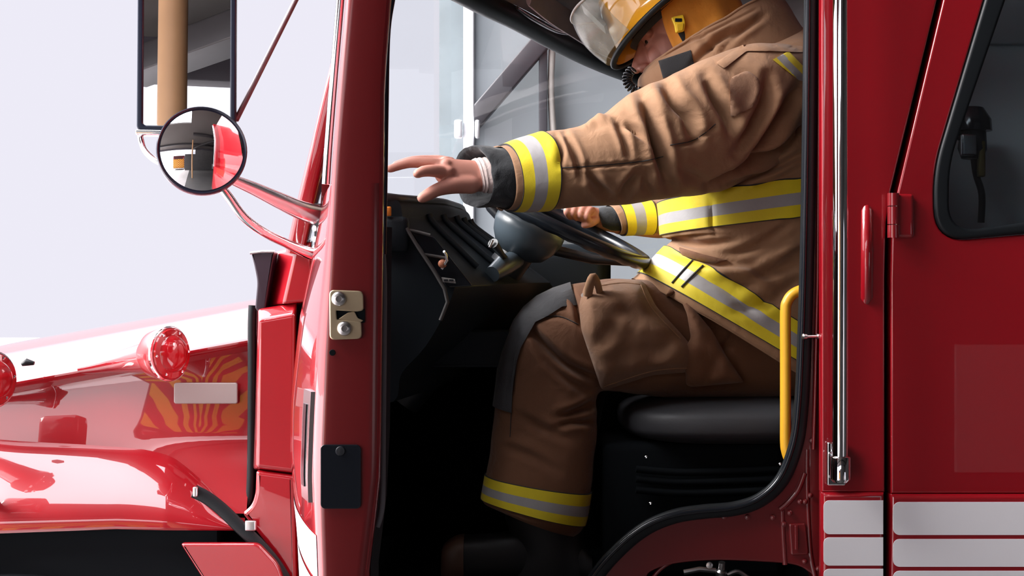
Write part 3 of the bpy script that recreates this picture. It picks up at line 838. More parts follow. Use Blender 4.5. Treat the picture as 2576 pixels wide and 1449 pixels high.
# engine cover and lower console in the shade beyond the driver's legs
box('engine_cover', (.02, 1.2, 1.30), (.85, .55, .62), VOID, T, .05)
box('lower_console', P(1330, 760, .85), (.42, .18, .30), DASH, T, .04)

# ---- steering wheel ----------------------------------------------------------------
wc = P(1412, 560, .44)
la = (P(1619, 657, .44) - P(1205, 463, .44)).normalized()      # long axis, towards the driver's lap
lb = Vector((.06, 1, .0)); lb = (lb - la * lb.dot(la)); lb = (lb + la.cross(Vector((0, 1, 0))) * .0).normalized()
# tilt towards the open door so that the near side of the rim hangs lower
up_ = la.cross(lb); up_ = up_ if up_.z > 0 else -up_
tl = math.radians(5.5)
lb = (lb * math.cos(tl) + up_ * math.sin(tl)).normalized()
wn = la.cross(lb).normalized(); wn = wn if wn.z > 0 else -wn
RW = .213
ring = []
rr = []
NW = 96
for i in range(NW):
    th = 2 * math.pi * i / NW
    ring.append(wc + la * RW * math.cos(th) + lb * RW * math.sin(th))
V, F = [], []
for i in range(NW):
    th = 2 * math.pi * i / NW
    o = la * math.cos(th) + lb * math.sin(th)
    for j in range(16):
        ph = 2 * math.pi * j / 16
        g = 1.0 + (.16 * (.5 + .5 * math.cos(th * 26)) if math.sin(ph) < 0 else 0)   # finger grips under the rim
        V.append(ring[i] + o * (.0155 * math.cos(ph)) + wn * (.0155 * g * math.sin(ph)))
for i in range(NW):
    for j in range(16):
        F.append((i * 16 + j, i * 16 + (j + 1) % 16, ((i + 1) % NW) * 16 + (j + 1) % 16, ((i + 1) % NW) * 16 + j))
wheel = mesh('steering_wheel', V, F, mat('wheel_rim_black', (.010, .013, .018), .26), T, 'black steering wheel with scalloped finger grips', angle=60)
# deep bowl hub with flat spoke towards the driver
hc = P(1326, 588, .41)
V, F = lathe_vf([(.0, -.062), (.030, -.060), (.058, -.046), (.076, -.020), (.084, .006), (.084, .024), (.078, .032), (.068, .026), (.0, .014)], hc, (la.cross(lb) if la.cross(lb).z > 0 else -la.cross(lb)), 48)
hub = mesh('wheel_hub', V, F, HUBP, wheel, angle=60)
for s0, s1, w0 in ((hc + la * .05 - wn * .012, wc + la * RW - wn * .004, .016), (hc - la * .05, wc - la * RW, .016)):
    V, F = tube_vf([s0, (s0 + s1) / 2 - wn * .010, s1], [w0 * 1.15, w0, w0 * .8], 12, flat=(1, .7))
    mesh('spoke', V, F, BLACKP, wheel, angle=60)
colm = tube('steering_column', [hc - wn * .04, hc - wn * .20 + Vector((-.05, 0, -.01)), hc - wn * .42 + Vector((-.12, 0, 0))], [.040, .050, .055], BLACKP, T, 20)
V, F = tube_vf([P(1300, 650, .40), P(1268, 668, .33), P(1238, 690, .28)], [.022, .024, .018], 14)
mesh('column_shroud', V, F, HUBP, colm)
stalk = tube('turn_signal_stalk', [P(1282, 660, .36), P(1262, 640, .30), P(1240, 612, .26)], [.006, .007, .012], BLACKP, colm, 14)
tube('stalk_ring', [P(1231, 622, .255), P(1239, 603, .255)], .0035, CHROME, stalk, 8)

# ---- driver's seat ------------------------------------------------------------------
def cushion(name, c0, half, ax, m, par, n=28, ex=3.2, puff=.0):
    V, F = [], []
    for i in range(n + 1):
        v = -math.pi / 2 + math.pi * i / n
        for j in range(2 * n):
            u_ = 2 * math.pi * j / (2 * n)
            f = lambda q: math.copysign(abs(q) ** (2 / ex), q)
            x, y, z = f(math.cos(v)) * f(math.cos(u_)), f(math.cos(v)) * f(math.sin(u_)), f(math.sin(v))
            V.append(Vector(c0) + ax[0] * x * half[0] + ax[1] * y * half[1] + ax[2] * z * half[2])
    m2 = 2 * n
    for i in range(n):
        for j in range(m2):
            F.append((i * m2 + j, i * m2 + (j + 1) % m2, (i + 1) * m2 + (j + 1) % m2, (i + 1) * m2 + j))
    o = mesh(name, V, F, m, par, angle=180)
    bm = bmesh.new(); bm.from_mesh(o.data); bmesh.ops.remove_doubles(bm, verts=bm.verts, dist=1e-5); bmesh.ops.recalc_face_normals(bm, faces=bm.faces); bm.to_mesh(o.data); bm.free()
    return o
AX = (Vector((1, 0, 0)), Vector((0, 1, 0)), Vector((0, 0, 1)))
sc_ = P(1835, 1048, .20)
seat = cushion('seat_cushion', (sc_.x + .03, .45, 1.353), (.250, .255, .052), AX, SEATM, T)
seat.name = 'driver_seat'
bx = Vector((.16, 0, 1)).normalized(); bxx = Vector((1, 0, -.16)).normalized()
cushion('backrest', (.735, .46, 1.80), (.07, .25, .42), (bxx, Vector((0, 1, 0)), bx), SEATM, seat)
box('seat_base', (.40, .45, 1.16), (.40, .36, .30), VOID, seat, .02)
for q in ((1626, 1150), (1637, 1267), (1963, 1168)):
    lathe('bolt_head', [(.0035, 0), (.003, .003), (0, .004)], P(q[0], q[1], .16), (-.2, -1, .5), CHROME, seat, 10)
for q in (1180, 1205, 1232):
    tube('bellows_fold', smooth_path(PS([(1600, q), (1700, q + 8), (1820, q + 6), (1960, q)], .25), 16), .008, VOID, seat, 8)

# yellow grab handle just inside the opening
tube('yellow_grab_handle', smooth_path(PS([(2060, 716), (2018, 729), (1995, 740), (1981, 758), (1976, 786), (1976, 900), (1976, 1040), (1976, 1110), (1979, 1136), (1988, 1160), (2004, 1184), (2040, 1214)], .085), 70), .0112, YELBAR, T, 18, 'yellow grab handle')

# crew compartment seen through the tinted window
plate('crew_partition', [[(2240, -200), (2760, -200), (2760, 800), (2240, 800)]], .62, .03, .005, mat('grey_cab_panel', (.74, .80, .82), .5, var=.15, vscale=3), T)
plate('partition_panel', [rrect(2480, -120, 2700, 110, 6)], .60, .02, .004, mat('grey_cab_panel_dark', (.50, .56, .58), .4), T)
nz = empty('hose_nozzle', P(2452, 420, .52))
tag(nz, 'dark hose nozzle hanging inside the crew cab behind the tinted window', 'nozzle')
NP = lambda a, b, Y=.52: P(a, b, Y)
tube('nozzle_body', [NP(2448, 330), NP(2446, 375), NP(2444, 400)], [.030, .034, .024], BLACKP, nz, 18)
tube('nozzle_cap', [NP(2450, 270), NP(2448, 300), NP(2448, 330)], [.022, .042, .044], BLACKG, nz, 18)
tube('nozzle_handle', smooth_path([NP(2440, 300), NP(2412, 305), NP(2408, 340), NP(2425, 350)], 14), .008, BLACKG, nz, 10)
box('nozzle_clip', NP(2436, 365, .49), (.035, .02, .05), STEEL, nz, .004)
box('nozzle_grip', NP(2468, 400, .50), (.016, .02, .085), mat('dull_brass', (.30, .22, .08), .4, .8), nz, .004)
tube('nozzle_strap', smooth_path([NP(2450, 400), NP(2456, 440), NP(2470, 490), NP(2468, 560)], 16), .008, RUBBER, nz, 10)
# ------------------------------------------------------------------ the firefighter
def fabric(name, col, rough=.85, var=.12, vs=30, weave=1100, wstr=.3, wrinkle=.35, sheen=.15):
    m = mat(name, col, rough, var=var, vscale=vs, sheen=sheen)
    nt = m.node_tree; b = nt.nodes['Principled BSDF']; tc = nt.nodes['Texture Coordinate']
    n1 = nt.nodes.new('ShaderNodeTexNoise'); n1.inputs['Scale'].default_value = 22; n1.inputs['Detail'].default_value = 4; n1.inputs['Distortion'].default_value = .6
    n2 = nt.nodes.new('ShaderNodeTexNoise'); n2.inputs['Scale'].default_value = weave; n2.inputs['Detail'].default_value = 1
    nt.links.new(tc.outputs['Object'], n1.inputs['Vector']); nt.links.new(tc.outputs['Object'], n2.inputs['Vector'])
    b1 = nt.nodes.new('ShaderNodeBump'); b1.inputs['Strength'].default_value = wrinkle; b1.inputs['Distance'].default_value = .012
    b2 = nt.nodes.new('ShaderNodeBump'); b2.inputs['Strength'].default_value = wstr; b2.inputs['Distance'].default_value = .0012
    nt.links.new(n1.outputs['Fac'], b1.inputs['Height']); nt.links.new(n2.outputs['Fac'], b2.inputs['Height'])
    nt.links.new(b1.outputs[0], b2.inputs['Normal']); nt.links.new(b2.outputs[0], b.inputs['Normal'])
    return m
TANF = fabric('tan_turnout_cloth', (.31, .165, .086))
BROWNF = fabric('brown_trouser_cloth', (.150, .061, .026))
YELT = fabric('lime_yellow_trim', (.78, .62, .015), .6, .06, 60, 700, .2, .12)
GREYT = fabric('silver_reflective_trim', (.36, .345, .35), .42, .08, 60, 900, .15, .12)
DARKT = fabric('black_trim_edge', (.015, .015, .017), .8, .1, 30, 700, .2, .1)
CUFFM = fabric('charcoal_cuff_lining', (.018, .020, .023), .9, .25, 60, 500, .4, .4)
KNIT = fabric('pale_knit_wristlet', (.62, .50, .47), .9, .1, 80, 400, .4, .3)
KNEEM = fabric('charcoal_knee_patch', (.045, .045, .050), .8, .2, 40, 500, .3, .3)
EARM = fabric('orange_ear_flap_cloth', (.62, .235, .018), .8, .1, 30, 600, .2, .35)
HELM = mat('yellow_helmet_shell', (.86, .40, .018), .22, coat=1.0, coat_rough=.04, coat_ior=1.7, var=.06, vscale=12)
SKIN = mat('skin', (.52, .235, .180), .5, bump=.12, bscale=260, var=.14, vscale=26)
SKIN.node_tree.nodes['Principled BSDF'].inputs['Subsurface Weight'].default_value = .12
SKIN.node_tree.nodes['Principled BSDF'].inputs['Subsurface Radius'].default_value = (.012, .005, .003)
BOOTM = mat('black_boot_leather', (.006, .006, .007), .5, bump=.2, bscale=120)
TOEM = mat('tan_toe_cap', (.10, .05, .03), .5)

person = empty('person', (.45, .45, 1.0))
tag(person, 'person in tan firefighter gear and yellow helmet at the wheel, arm stretched towards the door', 'person')

# ---- lofted garments: every ring is given by two outline points of the photo at the ring's depth
class Garment:
    def __init__(s, ctrl, nu, nv, ex=2.3):
        """ctrl: (T, B, Y, half depth, x-shear of the near side, Y shift of T, Y shift of B)"""
        A = []
        for c in ctrl:
            T_, B_, Y, hd = c[:4]; nx = c[4] if len(c) > 4 else 0; yt = c[5] if len(c) > 5 else 0; yb = c[6] if len(c) > 6 else 0
            t, b = P(*T_, Y + yt), P(*B_, Y + yb)
            A.append([tuple((t + b) / 2), tuple((t - b) / 2), (-nx, hd, 0)])
        A = np.array(A); s.k = len(ctrl)
        s.u = np.linspace(0, s.k - 1, nu)
        R = catmull_at(A, s.u)
        th = np.linspace(0, 2 * np.pi, nv, endpoint=False); s.th = th
        f = lambda q: np.sign(q) * np.abs(q) ** (2 / ex)
        c_, s_ = f(np.cos(th)), f(np.sin(th))
        # theta 0 = T, 90 deg = the side towards the open door
        s.G = R[:, None, 0] + R[:, None, 1] * c_[None, :, None] - R[:, None, 2] * s_[None, :, None]
    def normals(s):
        G = s.G
        du = np.gradient(G, axis=0); dv = np.roll(G, -1, 1) - np.roll(G, 1, 1)
        n = np.cross(du, dv); n /= (np.linalg.norm(n, axis=2, keepdims=True) + 1e-12)
        c = G.mean(1, keepdims=True)
        if ((G - c) * n).sum() < 0: n = -n
        return n
    def folds(s, strokes):
        n = s.normals(); V = s.G.reshape(-1, 3); N = n.reshape(-1, 3)
        view = V - np.array([0, -D, CZ]); view /= np.linalg.norm(view, axis=1, keepdims=True)
        face = np.clip(-(view * N).sum(1) * 2.2 + .25, 0, 1)
        px = to_px(V); disp = np.zeros(len(V))
        for path, amp, wd in strokes:
            p = np.array(path, float)
            if len(p) > 2: p, _ = catmull(p, 6 * len(p))
            seg = np.linalg.norm(np.diff(p, axis=0), axis=1); cum = np.r_[0, np.cumsum(seg)]; tot = cum[-1]
            best = np.full(len(px), 1e9); bt = np.zeros(len(px)); sd = np.zeros(len(px))
            for i in range(len(p) - 1):
                a, d = p[i], p[i + 1] - p[i]
                t = np.clip(((px - a) @ d) / (d @ d), 0, 1)
                q = px - (a + t[:, None] * d); dist = np.hypot(q[:, 0], q[:, 1])
                m = dist < best
                best[m] = dist[m]; bt[m] = (cum[i] + t[m] * seg[i]) / tot
            taper = np.clip(np.sin(np.pi * np.clip(bt, .03, .97)), 0, 1) ** .6
            # valley with raised shoulders (or ridge with hollows)
            r = best / (wd * .9)
            disp += 1.8 * amp * taper * (np.exp(-r ** 2) - .24 * np.exp(-((r - 1.9) / 1.0) ** 2))
        V = V + N * (disp * face)[:, None]
        s.G = V.reshape(s.G.shape)
        return s
    def ripple(s, amp, f, seed=0):
        n = s.normals(); G = s.G.copy()
        for i in range(G.shape[0]):
            for j in range(G.shape[1]):
                p = Vector(G[i, j]) * f + Vector((seed, 0, 0))
                G[i, j] += n[i, j] * (amp * (noise.noise(p) + .5 * noise.noise(p * 2.1)))
        s.G = G; return s
    def add_to(s, mb, m=0, caps=(False, False)):
        V, F = loft_vf(s.G, True, caps); mb.add(V, F, m); return s
    def band(s, name, u0, u1, zones, mats, parent, off=.002, label=None, th0=0, th1=360):
        """Sewn-on strip that follows the garment between ring parameters u0 and u1; zones: (fraction, material index)."""
        n = s.normals()
        cuts = np.cumsum([0] + [z for z, _ in zones]); cuts = cuts / cuts[-1]
        us, mi = [], []
        for (a, b, z) in zip(cuts[:-1], cuts[1:], zones):
            k = max(2, int(8 * (b - a) + 2)); q = np.linspace(a, b, k)
            us += list(q[:-1] if us is not None else q); mi += [z[1]] * (k - 1)
        us.append(1.0)
        uu = u0 + (u1 - u0) * np.array(us)
        fi = np.interp(uu, s.u, np.arange(len(s.u)))
        def samp(A):
            i = np.clip(fi.astype(int), 0, len(s.u) - 2); t = (fi - i)[:, None, None]
            return A[i] * (1 - t) + A[i + 1] * t
        S_, N_ = samp(s.G), samp(n)
        nv = s.G.shape[1]
        full = th1 - th0 >= 359
        js = np.arange(nv) if full else np.array([j % nv for j in range(int(round(th0 / 360 * nv)), int(round(th1 / 360 * nv)) + 1)])
        S_, N_ = S_[:, js], N_[:, js]
        outer = S_ + N_ * off; inner = S_ - N_ * .0015
        m = len(js)
        ring = np.concatenate([inner[:1], outer, inner[-1:]], 0)
        V = ring.reshape(-1, 3); F, M = [], []
        mats_idx = [mi[0]] + mi + [mi[-1]]
        for i in range(len(ring) - 1):
            for j in range(m if full else m - 1):
                k = (j + 1) % m
                F.append((i * m + j, i * m + k, (i + 1) * m + k, (i + 1) * m + j)); M.append(mats_idx[i])
        return mesh(name, V, F, mats, parent, label, fm=M, angle=60)

from mathutils.geometry import delaunay_2d_cdt
def bvh_of(objs):
    V, F = [], []
    for o in objs:
        off = o.matrix_basis.translation.copy(); q = o.parent
        while q is not None: off += q.location; q = q.parent
        n = len(V); V += [v.co + off for v in o.data.vertices]; F += [tuple(i + n for i in p.vertices) for p in o.data.polygons]
    return BVHTree.FromPolygons(V, F)
def drape(name, poly, bvh, mats, parent, off=.003, bulge=0.0, bw=20, step=7, label=None, zone=None, wob=0.0, smooth_hits=0):
    """Cloth patch lying on a garment: its outline is cut from the surface seen from the door side, raised off it, with a turned-in edge."""
    poly = [Vector(p) for p in poly]
    b = []
    for i, p in enumerate(poly):
        q = poly[(i + 1) % len(poly)]; k = max(1, int((q - p).length / step))
        b += [p.lerp(q, t / k) for t in range(k)]
    nb = len(b)
    bx = np.array([(p.x, p.y) for p in b])
    x0, y0 = bx.min(0); x1, y1 = bx.max(0)
    pts = list(b)
    def dist(x, y):
        d = 1e9
        for i in range(nb):
            a = bx[i]; e = bx[(i + 1) % nb] - a; t = max(0, min(1, ((x - a[0]) * e[0] + (y - a[1]) * e[1]) / (e @ e + 1e-9)))
            d = min(d, math.hypot(x - a[0] - e[0] * t, y - a[1] - e[1] * t))
        return d
    def inside(x, y):
        c = False; j = nb - 1
        for i in range(nb):
            if (bx[i, 1] > y) != (bx[j, 1] > y) and x < (bx[j, 0] - bx[i, 0]) * (y - bx[i, 1]) / (bx[j, 1] - bx[i, 1]) + bx[i, 0]: c = not c
            j = i
        return c
    dd = [0.0] * nb
    for y in np.arange(y0 + step / 2, y1, step):
        for x in np.arange(x0 + step / 2, x1, step):
            if inside(x, y):
                d = dist(x, y)
                if d > step * .45: pts.append(Vector((x, y))); dd.append(d)
    vs, es, fs, ov, oe, of = delaunay_2d_cdt([Vector((p.x, p.y)) for p in pts], [(i, (i + 1) % nb) for i in range(nb)], [], 1, 1e-6)
    o0 = Vector((0, -D, CZ)); W = []; last = None
    hits = []
    for v in vs:
        d = (P(v.x, v.y, 0) - o0).normalized()
        loc, nrm, _, _ = bvh.ray_cast(o0, d)
        hits.append((loc, nrm, d))
    ys = [h[0].y for h in hits if h[0] is not None]
    med = sorted(ys)[len(ys) // 2]
    Z = []
    for v, (loc, nrm, d) in zip(vs, hits):
        if loc is None:
            c = min(((vs[i] - v).length, i) for i in range(len(vs)) if hits[i][0] is not None)[1]
            yy = hits[c][0].y
            loc = P(v.x, v.y, yy); 
        Z.append(loc)
    for _ in range(smooth_hits):
        nb_ = [[] for _ in vs]
        for f in fs:
            for i in range(len(f)): nb_[f[i]].append(f[i - 1]); nb_[f[i - 1]].append(f[i])
        Y_ = [p.y for p in Z]
        Z = [P(vs[i].x, vs[i].y, .5 * Y_[i] + .5 * sum(Y_[j] for j in nb_[i]) / max(1, len(nb_[i]))) for i in range(len(vs))]
    V = []
    for i, v in enumerate(vs):
        d = dist(v.x, v.y); t = min(1, d / bw); t = math.sin(t * math.pi / 2)
        h = off + bulge * t
        if wob: h += wob * t * noise.noise(Vector((v.x / 45, v.y / 45, 3)))
        V.append(Z[i] - (P(v.x, v.y, 0) - o0).normalized() * h)
    bd = {}
    for f in fs:
        for i in range(len(f)):
            e = (f[i], f[(i + 1) % len(f)])
            if (e[1], e[0]) in bd: del bd[(e[1], e[0])]
            else: bd[e] = 1
    F = [tuple(f) for f in fs]; fm = [0] * len(F)
    if zone:
        fm = [zone(sum(vs[i].x for i in f) / len(f), sum(vs[i].y for i in f) / len(f)) for f in fs]
    sk = {}
    for a, c in bd:
        for q in (a, c):
            if q not in sk:
                sk[q] = len(V); V.append(Z[q] + (P(vs[q].x, vs[q].y, 0) - o0).normalized() * .004)
        F.append((a, c, sk[c], sk[a])); fm.append(0)
    return mesh(name, V, F, mats, parent, label, fm=fm, angle=70)
def stitch(name, path, bvh, parent, m, r=.0012, off=.001, n=40):
    o0 = Vector((0, -D, CZ)); out = []
    pts = smooth_path([(a, b, 0) for a, b in path], n) if len(path) > 2 else [Vector((*path[0], 0)).lerp(Vector((*path[1], 0)), t / (n - 1)) for t in range(n)]
    for p in pts:
        d = (P(p.x, p.y, 0) - o0).normalized(); loc, *_ = bvh.ray_cast(o0, d)
        if loc is not None: out.append(loc - d * off)
    if len(out) > 3: return tube(name, out, r, m, parent, 6)

# ---- jacket -------------------------------------------------------------------------
torso = Garment([
    ((1590, 700), (2100, 1010), .46, .215),
    ((1604, 690), (2105, 985), .46, .222),
    ((1672, 622), (2112, 895), .46, .222),
    ((1690, 605), (2110, 790), .46, .215),
    ((1684, 592), (2108, 640), .46, .215),
    ((1664, 592), (2108, 545), .46, .218),
    ((1658, 506), (2110, 442), .46, .222),
    ((1632, 400), (2112, 340), .47, .228),
    ((1622, 300), (2112, 220), .48, .230),
    ((1630, 240), (2095, 130), .49, .215),
    ((1650, 215), (2055, 80), .49, .150),
    ((1680, 205), (2010, 70), .49, .095)], 230, 150, 2.4)
torso.ripple(.006, 6)
torso.folds([
    ([(2012, 225), (1965, 300), (1908, 380)], -.014, 15),
    ([(2040, 270), (1990, 340), (1930, 410)], -.010, 13),
    ([(2030, 380), (1930, 428), (1800, 476)], -.011, 10),
    ([(2020, 420), (1940, 455), (1860, 472)], -.006, 9),
    ([(1930, 200), (1925, 250), (1895, 310), (1850, 380)], -.010, 15),
    ([(1795, 682), (1882, 690), (1935, 722)], .009, 14),
    ([(1915, 665), (1960, 640), (2010, 612)], .010, 14),
    ([(1830, 640), (1900, 620), (1990, 560)], -.007, 11),
    ([(1700, 640), (1780, 660), (1840, 672)], -.008, 10),
    ([(1850, 780), (1930, 760), (2010, 700)], -.008, 14),
    ([(1800, 600), (1792, 560), (1788, 500)], -.004, 6),
    ([(1700, 605), (1760, 616), (1850, 606)], -.007, 10),
    ([(1860, 720), (1920, 690), (2010, 668)], -.008, 13),
    ([(1760, 700), (1830, 735), (1900, 800)], -.006, 12)])
sl = Garment([
    ((1250, 369), (1270, 529), .085, .066, .030),
    ((1261, 366), (1285, 529), .085, .068, .034),
    ((1361, 338), (1375, 527), .095, .074, .034),
    ((1425, 326), (1450, 522), .105, .080, .022),
    ((1500, 297), (1545, 514), .12, .086, .012),
    ((1610, 226), (1660, 505), .15, .096),
    ((1735, 168), (1765, 488), .19, .106),
    ((1850, 122), (1840, 470), .235, .112),
    ((1960, 112), (1915, 430), .28, .110),
    ((2040, 150), (1985, 390), .33, .10)], 210, 130, 2.25)
sl.ripple(.005, 9, 4)
sl.folds([
    ([(1612, 236), (1638, 298), (1665, 391), (1684, 470)], -.025, 16),
    ([(1668, 196), (1698, 252), (1736, 296), (1746, 350)], -.021, 17),
    ([(1775, 192), (1807, 252), (1836, 302), (1842, 345)], -.016, 16),
    ([(1549, 302), (1572, 351), (1582, 392)], -.011, 9),
    ([(1562, 308), (1605, 334), (1632, 366)], -.010, 9),
    ([(1474, 312), (1500, 298), (1530, 302)], .009, 12),
    ([(1420, 335), (1446, 384), (1466, 452)], -.008, 9),
    ([(1400, 340), (1412, 380), (1408, 420)], -.006, 8),
    ([(1478, 425), (1506, 468), (1540, 500)], -.011, 13),
    ([(1615, 430), (1580, 471), (1560, 505)], -.009, 12),
    ([(1690, 410), (1735, 440), (1790, 462)], -.005, 14),
    ([(1640, 420), (1625, 460), (1640, 500)], -.006, 12),
    ([(1932, 190), (1928, 250), (1890, 330), (1850, 385)], -.015, 15),
    ([(2016, 215), (1965, 296), (1908, 384), (1870, 420)], -.020, 16),
    ([(2030, 315), (1950, 385), (1870, 425), (1780, 472)], -.017, 11),
    ([(2030, 380), (1960, 420), (1880, 448), (1820, 470)], -.011, 9),
    ([(1413, 424), (1500, 419), (1612, 408), (1668, 396)], -.0045, 4),
    ([(1686, 368), (1741, 357), (1778, 334), (1800, 314)], -.006, 5)])
sr = Garment([
    ((1528, 517), (1555, 588), .64, .050, .012),
    ((1545, 514), (1566, 590), .64, .053, .012),
    ((1632, 505), (1640, 588), .64, .058, .012),
    ((1700, 480), (1700, 596), .65, .066),
    ((1800, 400), (1790, 560), .66, .085),
    ((1900, 200), (1900, 420), .66, .10)], 80, 80)
mb = MB(); torso.add_to(mb, 0, (False, True)); sl.add_to(mb, 0, (False, True)); sr.add_to(mb, 0, (False, True))
jacket = mb.build('jacket', [TANF], person, angle=180)
TRIM = [YELT, GREYT, DARKT]
Z3 = [(.03, 2), (.33, 0), (.30, 1), (.33, 0), (.03, 2)]
torso.band('chest_band', 5.02, 5.98, Z3, TRIM, jacket, .0038, 'yellow and silver reflective band')
torso.band('hem_band', 1.05, 2.0, Z3, TRIM, jacket, .0038, 'yellow and silver reflective band')
sl.band('sleeve_band', 1.0, 2.0, Z3, TRIM, jacket, .0038, 'yellow and silver reflective band')
sr.band('sleeve_band', 1.05, 2.0, Z3, TRIM, jacket, .0038, 'yellow and silver reflective band')
cuff = Garment([((1296, 372), (1312, 518), .088, .056, .034), ((1252, 374), (1272, 522), .085, .060, .034), ((1190, 368), (1208, 522), .083, .062, .040), ((1183, 372), (1202, 517), .083, .058, .040), ((1200, 384), (1222, 505), .083, .050, .036), ((1262, 392), (1282, 500), .085, .046, .030)], 60, 90)
cuff.ripple(.004, 30, 2)
mb = MB(); cuff.add_to(mb); mb.build('cuff_lining', [CUFFM], jacket, 'charcoal cuff lining')
kn_ = Garment([((1270, 396), (1290, 492), .085, .036, .02), ((1222, 396), (1236, 486), .08, .034, .012), ((1190, 400), (1210, 482), .08, .031, .010), ((1196, 410), (1214, 474), .08, .026, .010)], 30, 60)
for i in range(kn_.G.shape[0]):
    c = kn_.G[i].mean(0); kn_.G[i] = c + (kn_.G[i] - c) * (1 + .025 * math.sin(i * 1.9))
mb = MB(); kn_.add_to(mb, 0, (False, True)); mb.build('knit_wristlet', [KNIT], jacket, 'pale knit wristlet')
kr = Garment([((1560, 522), (1572, 584), .64, .04), ((1520, 520), (1540, 582), .64, .04), ((1500, 526), (1516, 574), .64, .034)], 20, 40)
mb = MB(); kr.add_to(mb, 0, (False, True)); mb.build('cuff_lining', [CUFFM], jacket, 'charcoal cuff lining')
# stand-up collar
col = Garment([
    ((1618, 250), (2040, 110), .46, .165), ((1606, 222), (2010, 66), .455, .158), ((1606, 200), (1985, 24), .45, .145), ((1616, 184), (1965, -8), .45, .136), ((1622, 178), (1956, -18), .45, .132), ((1630, 182), (1950, -12), .45, .126), ((1628, 220), (1970, 50), .45, .110)], 90, 120, 2.1)
col.ripple(.003, 12, 6)
col.folds([([(1880, 60), (1800, 105), (1740, 165)], -.010, 10), ([(1920, 40), (1850, 90), (1810, 130)], -.008, 9), ([(1760, 90), (1790, 120), (1780, 150)], -.006, 9), ([(1640, 172), (1700, 122), (1800, 75), (1900, 25)], -.003, 4)])
mb = MB(); col.add_to(mb); collar = mb.build('collar', [TANF], jacket, angle=180)
ti = int(np.argmin(np.abs(col.u - 4.0)))
tube('collar_edge', [Vector(q) for q in col.G[ti]], .0034, TANF, collar, 8, closed=True)
bvc = bvh_of([collar]); bvj = bvh_of([jacket])
drape('collar_patch', [(1656, 153), (1737, 126), (1748, 167), (1668, 197)], bvc, [fabric('black_hook_patch', (.010, .010, .012), .9, .2, 60, 400, .5, .1)], collar, .004, .001, 5, 6, 'black hook patch')
bvs = bvh_of([jacket])
drape('shoulder_patch', round_poly([(1836, 196), (1880, 176), (1908, 196), (1918, 236), (1896, 268), (1838, 298)], 12), bvs, [fabric('brown_emblem_patch', (.25, .130, .072), .75, .2, 70, 500, .3, .2)], jacket, .003, .001, 6, 6, 'worn brown cloth patch')
drape('shoulder_band', [(1944, 150), (1984, 128), (2030, 176), (2030, 206), (2010, 202)], bvs, TRIM, jacket, .004, 0, 5, 3, 'yellow and silver reflective band', zone=lambda x, y: 1 if abs((x - 1986) * .72 - (y - 165) * .70) < 9 else 0)
drape('shoulder_flap', round_poly([(1800, 158), (1866, 113), (1960, 108), (2030, 118), (2030, 132), (1940, 128), (1878, 128), (1850, 150), (1822, 172)], 5), bvs, [TANF], jacket, .006, .002, 8, 6)
for pth in ([(1413, 422), (1500, 417), (1612, 406), (1668, 394)], [(1686, 365), (1741, 354), (1778, 331), (1800, 312)]):
    stitch('seam', pth, bvs, jacket, DARKT, .0010)
# front flap and pocket edge at the hem
drape('storm_flap', round_poly([(1706, 621), (1770, 640), (1832, 655), (1800, 665), (1745, 652), (1714, 642)], 6), bvh_of([jacket]), [BROWNF], jacket, .006, .003, 8, 6)

# ---- trousers -----------------------------------------------------------------------
lg = Garment([
    ((2110, 740), (2110, 990), .42, .120),
    ((1900, 735), (1890, 1002), .41, .118),
    ((1740, 718), (1710, 1003), .39, .114),
    ((1600, 700), (1585, 990), .37, .110),
    ((1470, 708), (1522, 985), .35, .106),
    ((1382, 736), (1505, 990), .34, .102),
    ((1312, 782), (1500, 1002), .335, .098),
    ((1274, 852), (1498, 1020), .33, .094),
    ((1256, 930), (1499, 1048), .325, .092),
    ((1246, 1030), (1498, 1092), .32, .092),
    ((1233, 1120), (1492, 1160), .315, .094),
    ((1222, 1192), (1484, 1236), .31, .097),
    ((1212, 1252), (1470, 1318), .31, .098),
    ((1228, 1268), (1452, 1345), .31, .090)], 240, 120, 2.3)
lg.ripple(.005, 8, 9)
lg.folds([
    ([(1326, 817), (1384, 881), (1431, 922), (1505, 955)], -.016, 12),
    ([(1335, 850), (1400, 930), (1470, 985)], -.008, 12),
    ([(1337, 806), (1402, 796), (1455, 817)], -.0025, 6),
    ([(1302, 850), (1290, 930), (1288, 990)], -.005, 5),
    ([(1500, 1010), (1450, 1035), (1400, 1050)], -.012, 11),
    ([(1500, 1060), (1440, 1062), (1400, 1075)], -.010, 10),
    ([(1300, 1040), (1360, 1075), (1440, 1110)], -.006, 12),
    ([(1260, 1120), (1340, 1150), (1400, 1190)], -.005, 12),
    ([(1430, 730), (1452, 770), (1462, 820)], -.008, 9),
    ([(1880, 800), (1820, 880), (1780, 960)], -.006, 12)])
rg = Garment([
    ((2110, 745), (2110, 985), .56, .115), ((1800, 735), (1790, 990), .58, .112), ((1560, 740), (1570, 985), .61, .105), ((1440, 775), (1530, 990), .62, .098),
    ((1395, 850), (1520, 1010), .62, .092), ((1370, 960), (1510, 1060), .62, .090), ((1350, 1110), (1500, 1150), .62, .092), ((1340, 1190), (1490, 1225), .62, .095), ((1335, 1245), (1480, 1290), .62, .096), ((1345, 1260), (1470, 1300), .62, .088)], 110, 70)
mb = MB(); lg.add_to(mb, 0, (True, True)); rg.add_to(mb, 0, (True, True))
trousers = mb.build('trousers', [BROWNF], person, angle=180)
lg.band('ankle_band', 11.0, 12.0, Z3, TRIM, trousers, .0035, 'yellow and silver reflective band')
rg.band('ankle_band', 7.0, 8.0, Z3, TRIM, trousers, .0035, 'yellow and silver reflective band')
